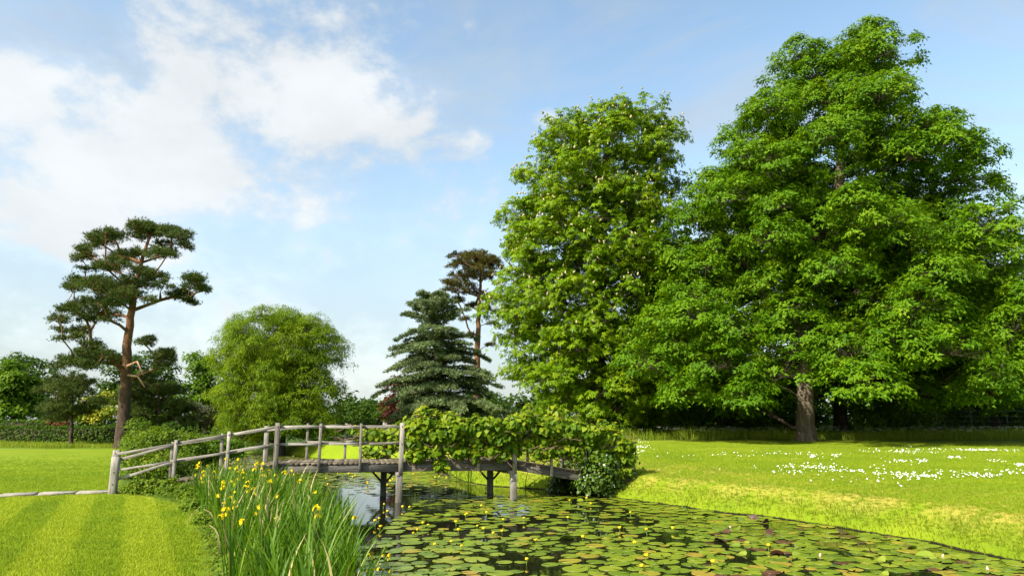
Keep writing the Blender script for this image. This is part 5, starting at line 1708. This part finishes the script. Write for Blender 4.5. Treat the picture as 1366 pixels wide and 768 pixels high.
# cow parsley heads in the long grass
n = 260
P = np.column_stack([rng.uniform(8, 38, n), rng.uniform(46.5, 53, n)]); z = ground_z(P) + rng.uniform(.5, .85, n)
P0 = np.column_stack([P, z])
hd = np.repeat(P0, 14, 0) + rng.normal(size=(n * 14, 3)) * np.array([.09, .09, .025])
tag(link('cow_parsley', leaf_mesh('cow_parsley', hd, np.tile([[0, -.4, 1.]], (len(hd), 1)) + rng.normal(size=hd.shape) * .2, rng.normal(size=hd.shape), np.full(len(hd), .05), T_QUAD), plain_mat('parsley_white', (.62, .64, .50))),
    'scattered white cow parsley heads in the long grass', 'flowers', None, 'stuff')
# daisies on the right lawn
pts_ = []
for (px0, px1, py0, py1, n) in ((1030, 1110, 622, 632, 260), (1075, 1160, 626, 634, 240), (1175, 1300, 629, 641, 520), (1280, 1366, 630, 640, 330), (1170, 1260, 600, 606, 260), (1275, 1350, 600, 603.5, 300),
                                (1040, 1066, 605, 608, 50), (1077, 1092, 607, 612, 60), (1108, 1120, 607, 611, 40), (1265, 1285, 609, 613, 80), (1175, 1215, 615, 618, 60), (1222, 1240, 614, 619, 70), (960, 1060, 603, 609, 160), (880, 960, 606, 614, 60),
                                (840, 862, 590, 606, 260), (1320, 1340, 615, 618, 40), (1355, 1366, 620, 624, 40), (850, 1366, 595, 650, 160)):
    for _ in range(int(n * .5)):
        px = rng.normal((px0 + px1) / 2, (px1 - px0) / 3.2); py = rng.normal((py0 + py1) / 2, (py1 - py0) / 3.5)
        q = on_plane(px, py, .45)
        for _k in range(2):
            zq = gz(q[0], q[1]); q = on_plane(px, py, zq)
        if sdv(q[None, :2])[0] < .5 or q[1] > 60: continue
        if float(vnoise(q[:1], q[1:2], 1.3, 5)[0]) < .42 and rng.random() < .9: continue
        pts_.append((q[0], q[1], gz(q[0], q[1]) + rng.uniform(.05, .09)))
pts_ = np.array(pts_)
T_DAISY = (np.array([(0, 0, .1)] + [(math.cos(k * math.pi / 4) * .5, math.sin(k * math.pi / 4) * .5, 0) for k in range(8)]), [np.array([[0, 1 + k, 1 + (k + 1) % 8] for k in range(8)])])
tag(link('daisies', leaf_mesh('daisies', pts_, np.tile([[-.2, -.45, 1.]], (len(pts_), 1)) + rng.normal(size=pts_.shape) * .25, rng.normal(size=pts_.shape), rng.uniform(.026, .046, len(pts_)), T_DAISY), plain_mat('daisy_white', (.82, .82, .78))),
    'drifts of white daisies in the right lawn', 'daisies', None, 'stuff')

# weeds crowding the edge between the mown lawn and the iris bed
n = 60000
P = np.column_stack([rng.uniform(BED[:, 0].min(), -2, n), rng.uniform(6.5, 19.5, n)])
bd = poly_sd(P, BED)
k = (bd > -.75 - .5 * vnoise(P[:, 0], P[:, 1], 1.1, 3)) & (bd < .05) & (P[:, 0] < -3.0) & (sdv(P) > .1)
P = P[k]; bd = bd[k]
hh = (.05 + .30 * vnoise(P[:, 0], P[:, 1], 1.4, 8) * sstep(bd, .05, -.35)) * rng.uniform(.2, 1, len(P))
W3 = np.column_stack([P, gzv(P) + hh])
me = leaf_mesh('edge_weeds', W3, rng.normal(size=W3.shape) * .5 + np.array([[-.2, -.3, 1.0]]), rng.normal(size=W3.shape), rng.uniform(.035, .085, len(P)), T_BROAD)
tag(link('edge_weeds', me, LM_ROSE), 'low leafy weeds along the lawn edge beside the irises', 'weeds', None, 'stuff')
n = 30000
P = np.column_stack([rng.uniform(BED[:, 0].min(), -2, n), rng.uniform(6.5, 19.5, n)])
bd = poly_sd(P, BED)
k = (np.abs(bd) < .14) & (P[:, 0] < -3.0) & (sdv(P) > .1)
P = P[k]
me = blades_field('edge_grass', np.column_stack([P, gzv(P) - .01]), rng.uniform(.05, .14, len(P)), np.full(len(P), .004), None, rng, .8)
tag(link('edge_grass', me, LM_BANK), 'longer grass left along the curved lawn edge by the irises', 'grass', None, 'stuff')

# short turf near the camera: tufts instanced over the lawns
def tuft_object():
    r = np.random.default_rng(3)
    n = 16
    P = np.column_stack([r.normal(size=(n, 2)) * .03, np.zeros(n)])
    me = blades_field('turf_tuft', P, r.uniform(.022, .05, n), np.full(n, .0028), None, r, .9)
    return me
def turf_mat():
    m, nt, p, out = new_mat('turf_blades')
    geo = nt.nodes.new('ShaderNodeNewGeometry')
    col, math_, noise = grass_nodes(nt, geo.outputs['Position'])
    at = nt.nodes.new('ShaderNodeAttribute'); at.attribute_name = 'v'
    sc = nt.nodes.new('ShaderNodeVectorMath'); sc.operation = 'SCALE'
    nt.links.new(col, sc.inputs[0]); nt.links.new(math_('MULTIPLY_ADD', at.outputs['Fac'], .45, 1.05), sc.inputs['Scale'])
    nt.links.new(sc.outputs[0], p.inputs['Base Color']); p.inputs['Roughness'].default_value = .55; p.inputs['Specular IOR Level'].default_value = .2
    tr = nt.nodes.new('ShaderNodeBsdfTranslucent'); nt.links.new(sc.outputs[0], tr.inputs['Color'])
    mx = nt.nodes.new('ShaderNodeMixShader'); mx.inputs[0].default_value = .42
    nt.links.new(p.outputs[0], mx.inputs[1]); nt.links.new(tr.outputs[0], mx.inputs[2]); nt.links.new(mx.outputs[0], out.inputs['Surface'])
    return m
tm = tuft_object(); tm.materials.append(turf_mat())
tuft = bpy.data.objects.new('turf_tuft', tm)
cxy = GP[GQ].mean(1)
csd = GSD[GQ].mean(1); cbed = bedm[GQ].max(1)
ppx, ppy = to_px(np.column_stack([cxy, np.zeros(len(cxy))]))
along = (cxy - path_a[:2]) @ pn[:2]; onpath = (along > -.06) & (along < PATH_W + .06) & (cxy[:, 0] < path_a[0] + .2)
selq = (csd > .12) & (cbed < .3) & (cxy[:, 1] > 7.5) & (cxy[:, 1] < 41) & (ppx > -160) & (ppx < 1530) & (~onpath)
uq = GQ[selq]; ids, inv = np.unique(uq, return_inverse=True)
ev = np.column_stack([GP[ids], GZ[ids]])
dn = 340 * np.clip(11 / np.hypot(ev[:, 0], ev[:, 1]), 0, 1) ** 1.7 * sstep(ev[:, 1], 41, 24)
em = mesh_np('lawn_grass', ev, [inv.reshape(-1, 4)], {'dens': dn})
lawn = tag(link('lawn_grass', em, tm.materials[0]), 'short mown turf of the lawns near the pond', 'grass', None, 'stuff')
ng = bpy.data.node_groups.new('turf_scatter', 'GeometryNodeTree')
ng.interface.new_socket('Geometry', in_out='INPUT', socket_type='NodeSocketGeometry')
ng.interface.new_socket('Geometry', in_out='OUTPUT', socket_type='NodeSocketGeometry')
N, L = ng.nodes.new, ng.links.new
gi, go = N('NodeGroupInput'), N('NodeGroupOutput')
dp = N('GeometryNodeDistributePointsOnFaces'); dp.distribute_method = 'RANDOM'
na = N('GeometryNodeInputNamedAttribute'); na.data_type = 'FLOAT'; na.inputs['Name'].default_value = 'dens'
oi = N('GeometryNodeObjectInfo'); oi.inputs['Object'].default_value = tuft
ip = N('GeometryNodeInstanceOnPoints')
rv = N('FunctionNodeRandomValue'); rv.data_type = 'FLOAT_VECTOR'; rv.inputs[0].default_value = (-.15, -.15, 0); rv.inputs[1].default_value = (.15, .15, 6.28)
rs = N('FunctionNodeRandomValue'); rs.data_type = 'FLOAT'; rs.inputs[2].default_value = .7; rs.inputs[3].default_value = 1.35
L(gi.outputs[0], dp.inputs['Mesh']); L(na.outputs[0], dp.inputs['Density'])
L(dp.outputs['Points'], ip.inputs['Points']); L(oi.outputs['Geometry'], ip.inputs['Instance'])
L(rv.outputs[0], ip.inputs['Rotation']); L(rs.outputs[1], ip.inputs['Scale']); L(ip.outputs[0], go.inputs[0])
md = lawn.modifiers.new('turf', 'NODES'); md.node_group = ng

# ------------------------------------------------------------------ wire fence at the wood and a log in the long grass
FPOST = plain_mat('dark_fence_post', (.05, .05, .045), .7, .3, 12)
WIRE = plain_mat('fence_wire', (.16, .18, .19), .5, .1, 12)
fx = [at_depth(px, 575, 53.5)[0] for px in (1297, 1345, 1395, 1250)]
fb = np.array([fx[0], 53.5, gz(fx[0], 53.5)])
fence = empty('wire_fence', fb, 'thin dark wire fence along the wood behind the long grass', 'fence')
fx = sorted(fx)
for x_ in fx:
    z0 = gz(x_, 53.5)
    link('post', loft('post', np.array([[x_, 53.5, z0 - .2], [x_ + .01, 53.5, z0 + 1.0], [x_, 53.5, z0 + 2.15]]) - fb, np.array([.055, .055, .05]), 8), FPOST, fence)
for h_ in (.4, .8, 1.2, 1.6, 2.0):
    q = np.array([[x_, 53.44, gz(x_, 53.5) + h_] for x_ in fx]) - fb
    link('wire', seg_tubes('wire', q[:-1], q[1:], np.full(len(q) - 1, .006), np.full(len(q) - 1, .006), 4), WIRE, fence)
lp = at_depth(1228, 575, 49.0); lz = gz(lp[0], 49.0)
lo_ = loft('fallen_log', np.array([[-.9, 0, .42], [-.3, .05, .46], [.4, 0, .44], [.9, -.05, .5]]), np.array([.14, .16, .15, .12]), 10, .05)
o = link('fallen_log', lo_, bark_mat('red_log', [(.3, (.10, .05, .035)), (.7, (.26, .14, .10))])); o.location = (lp[0], 49.0, lz - .2)
tag(o, 'reddish fallen log half hidden in the long grass', 'log')
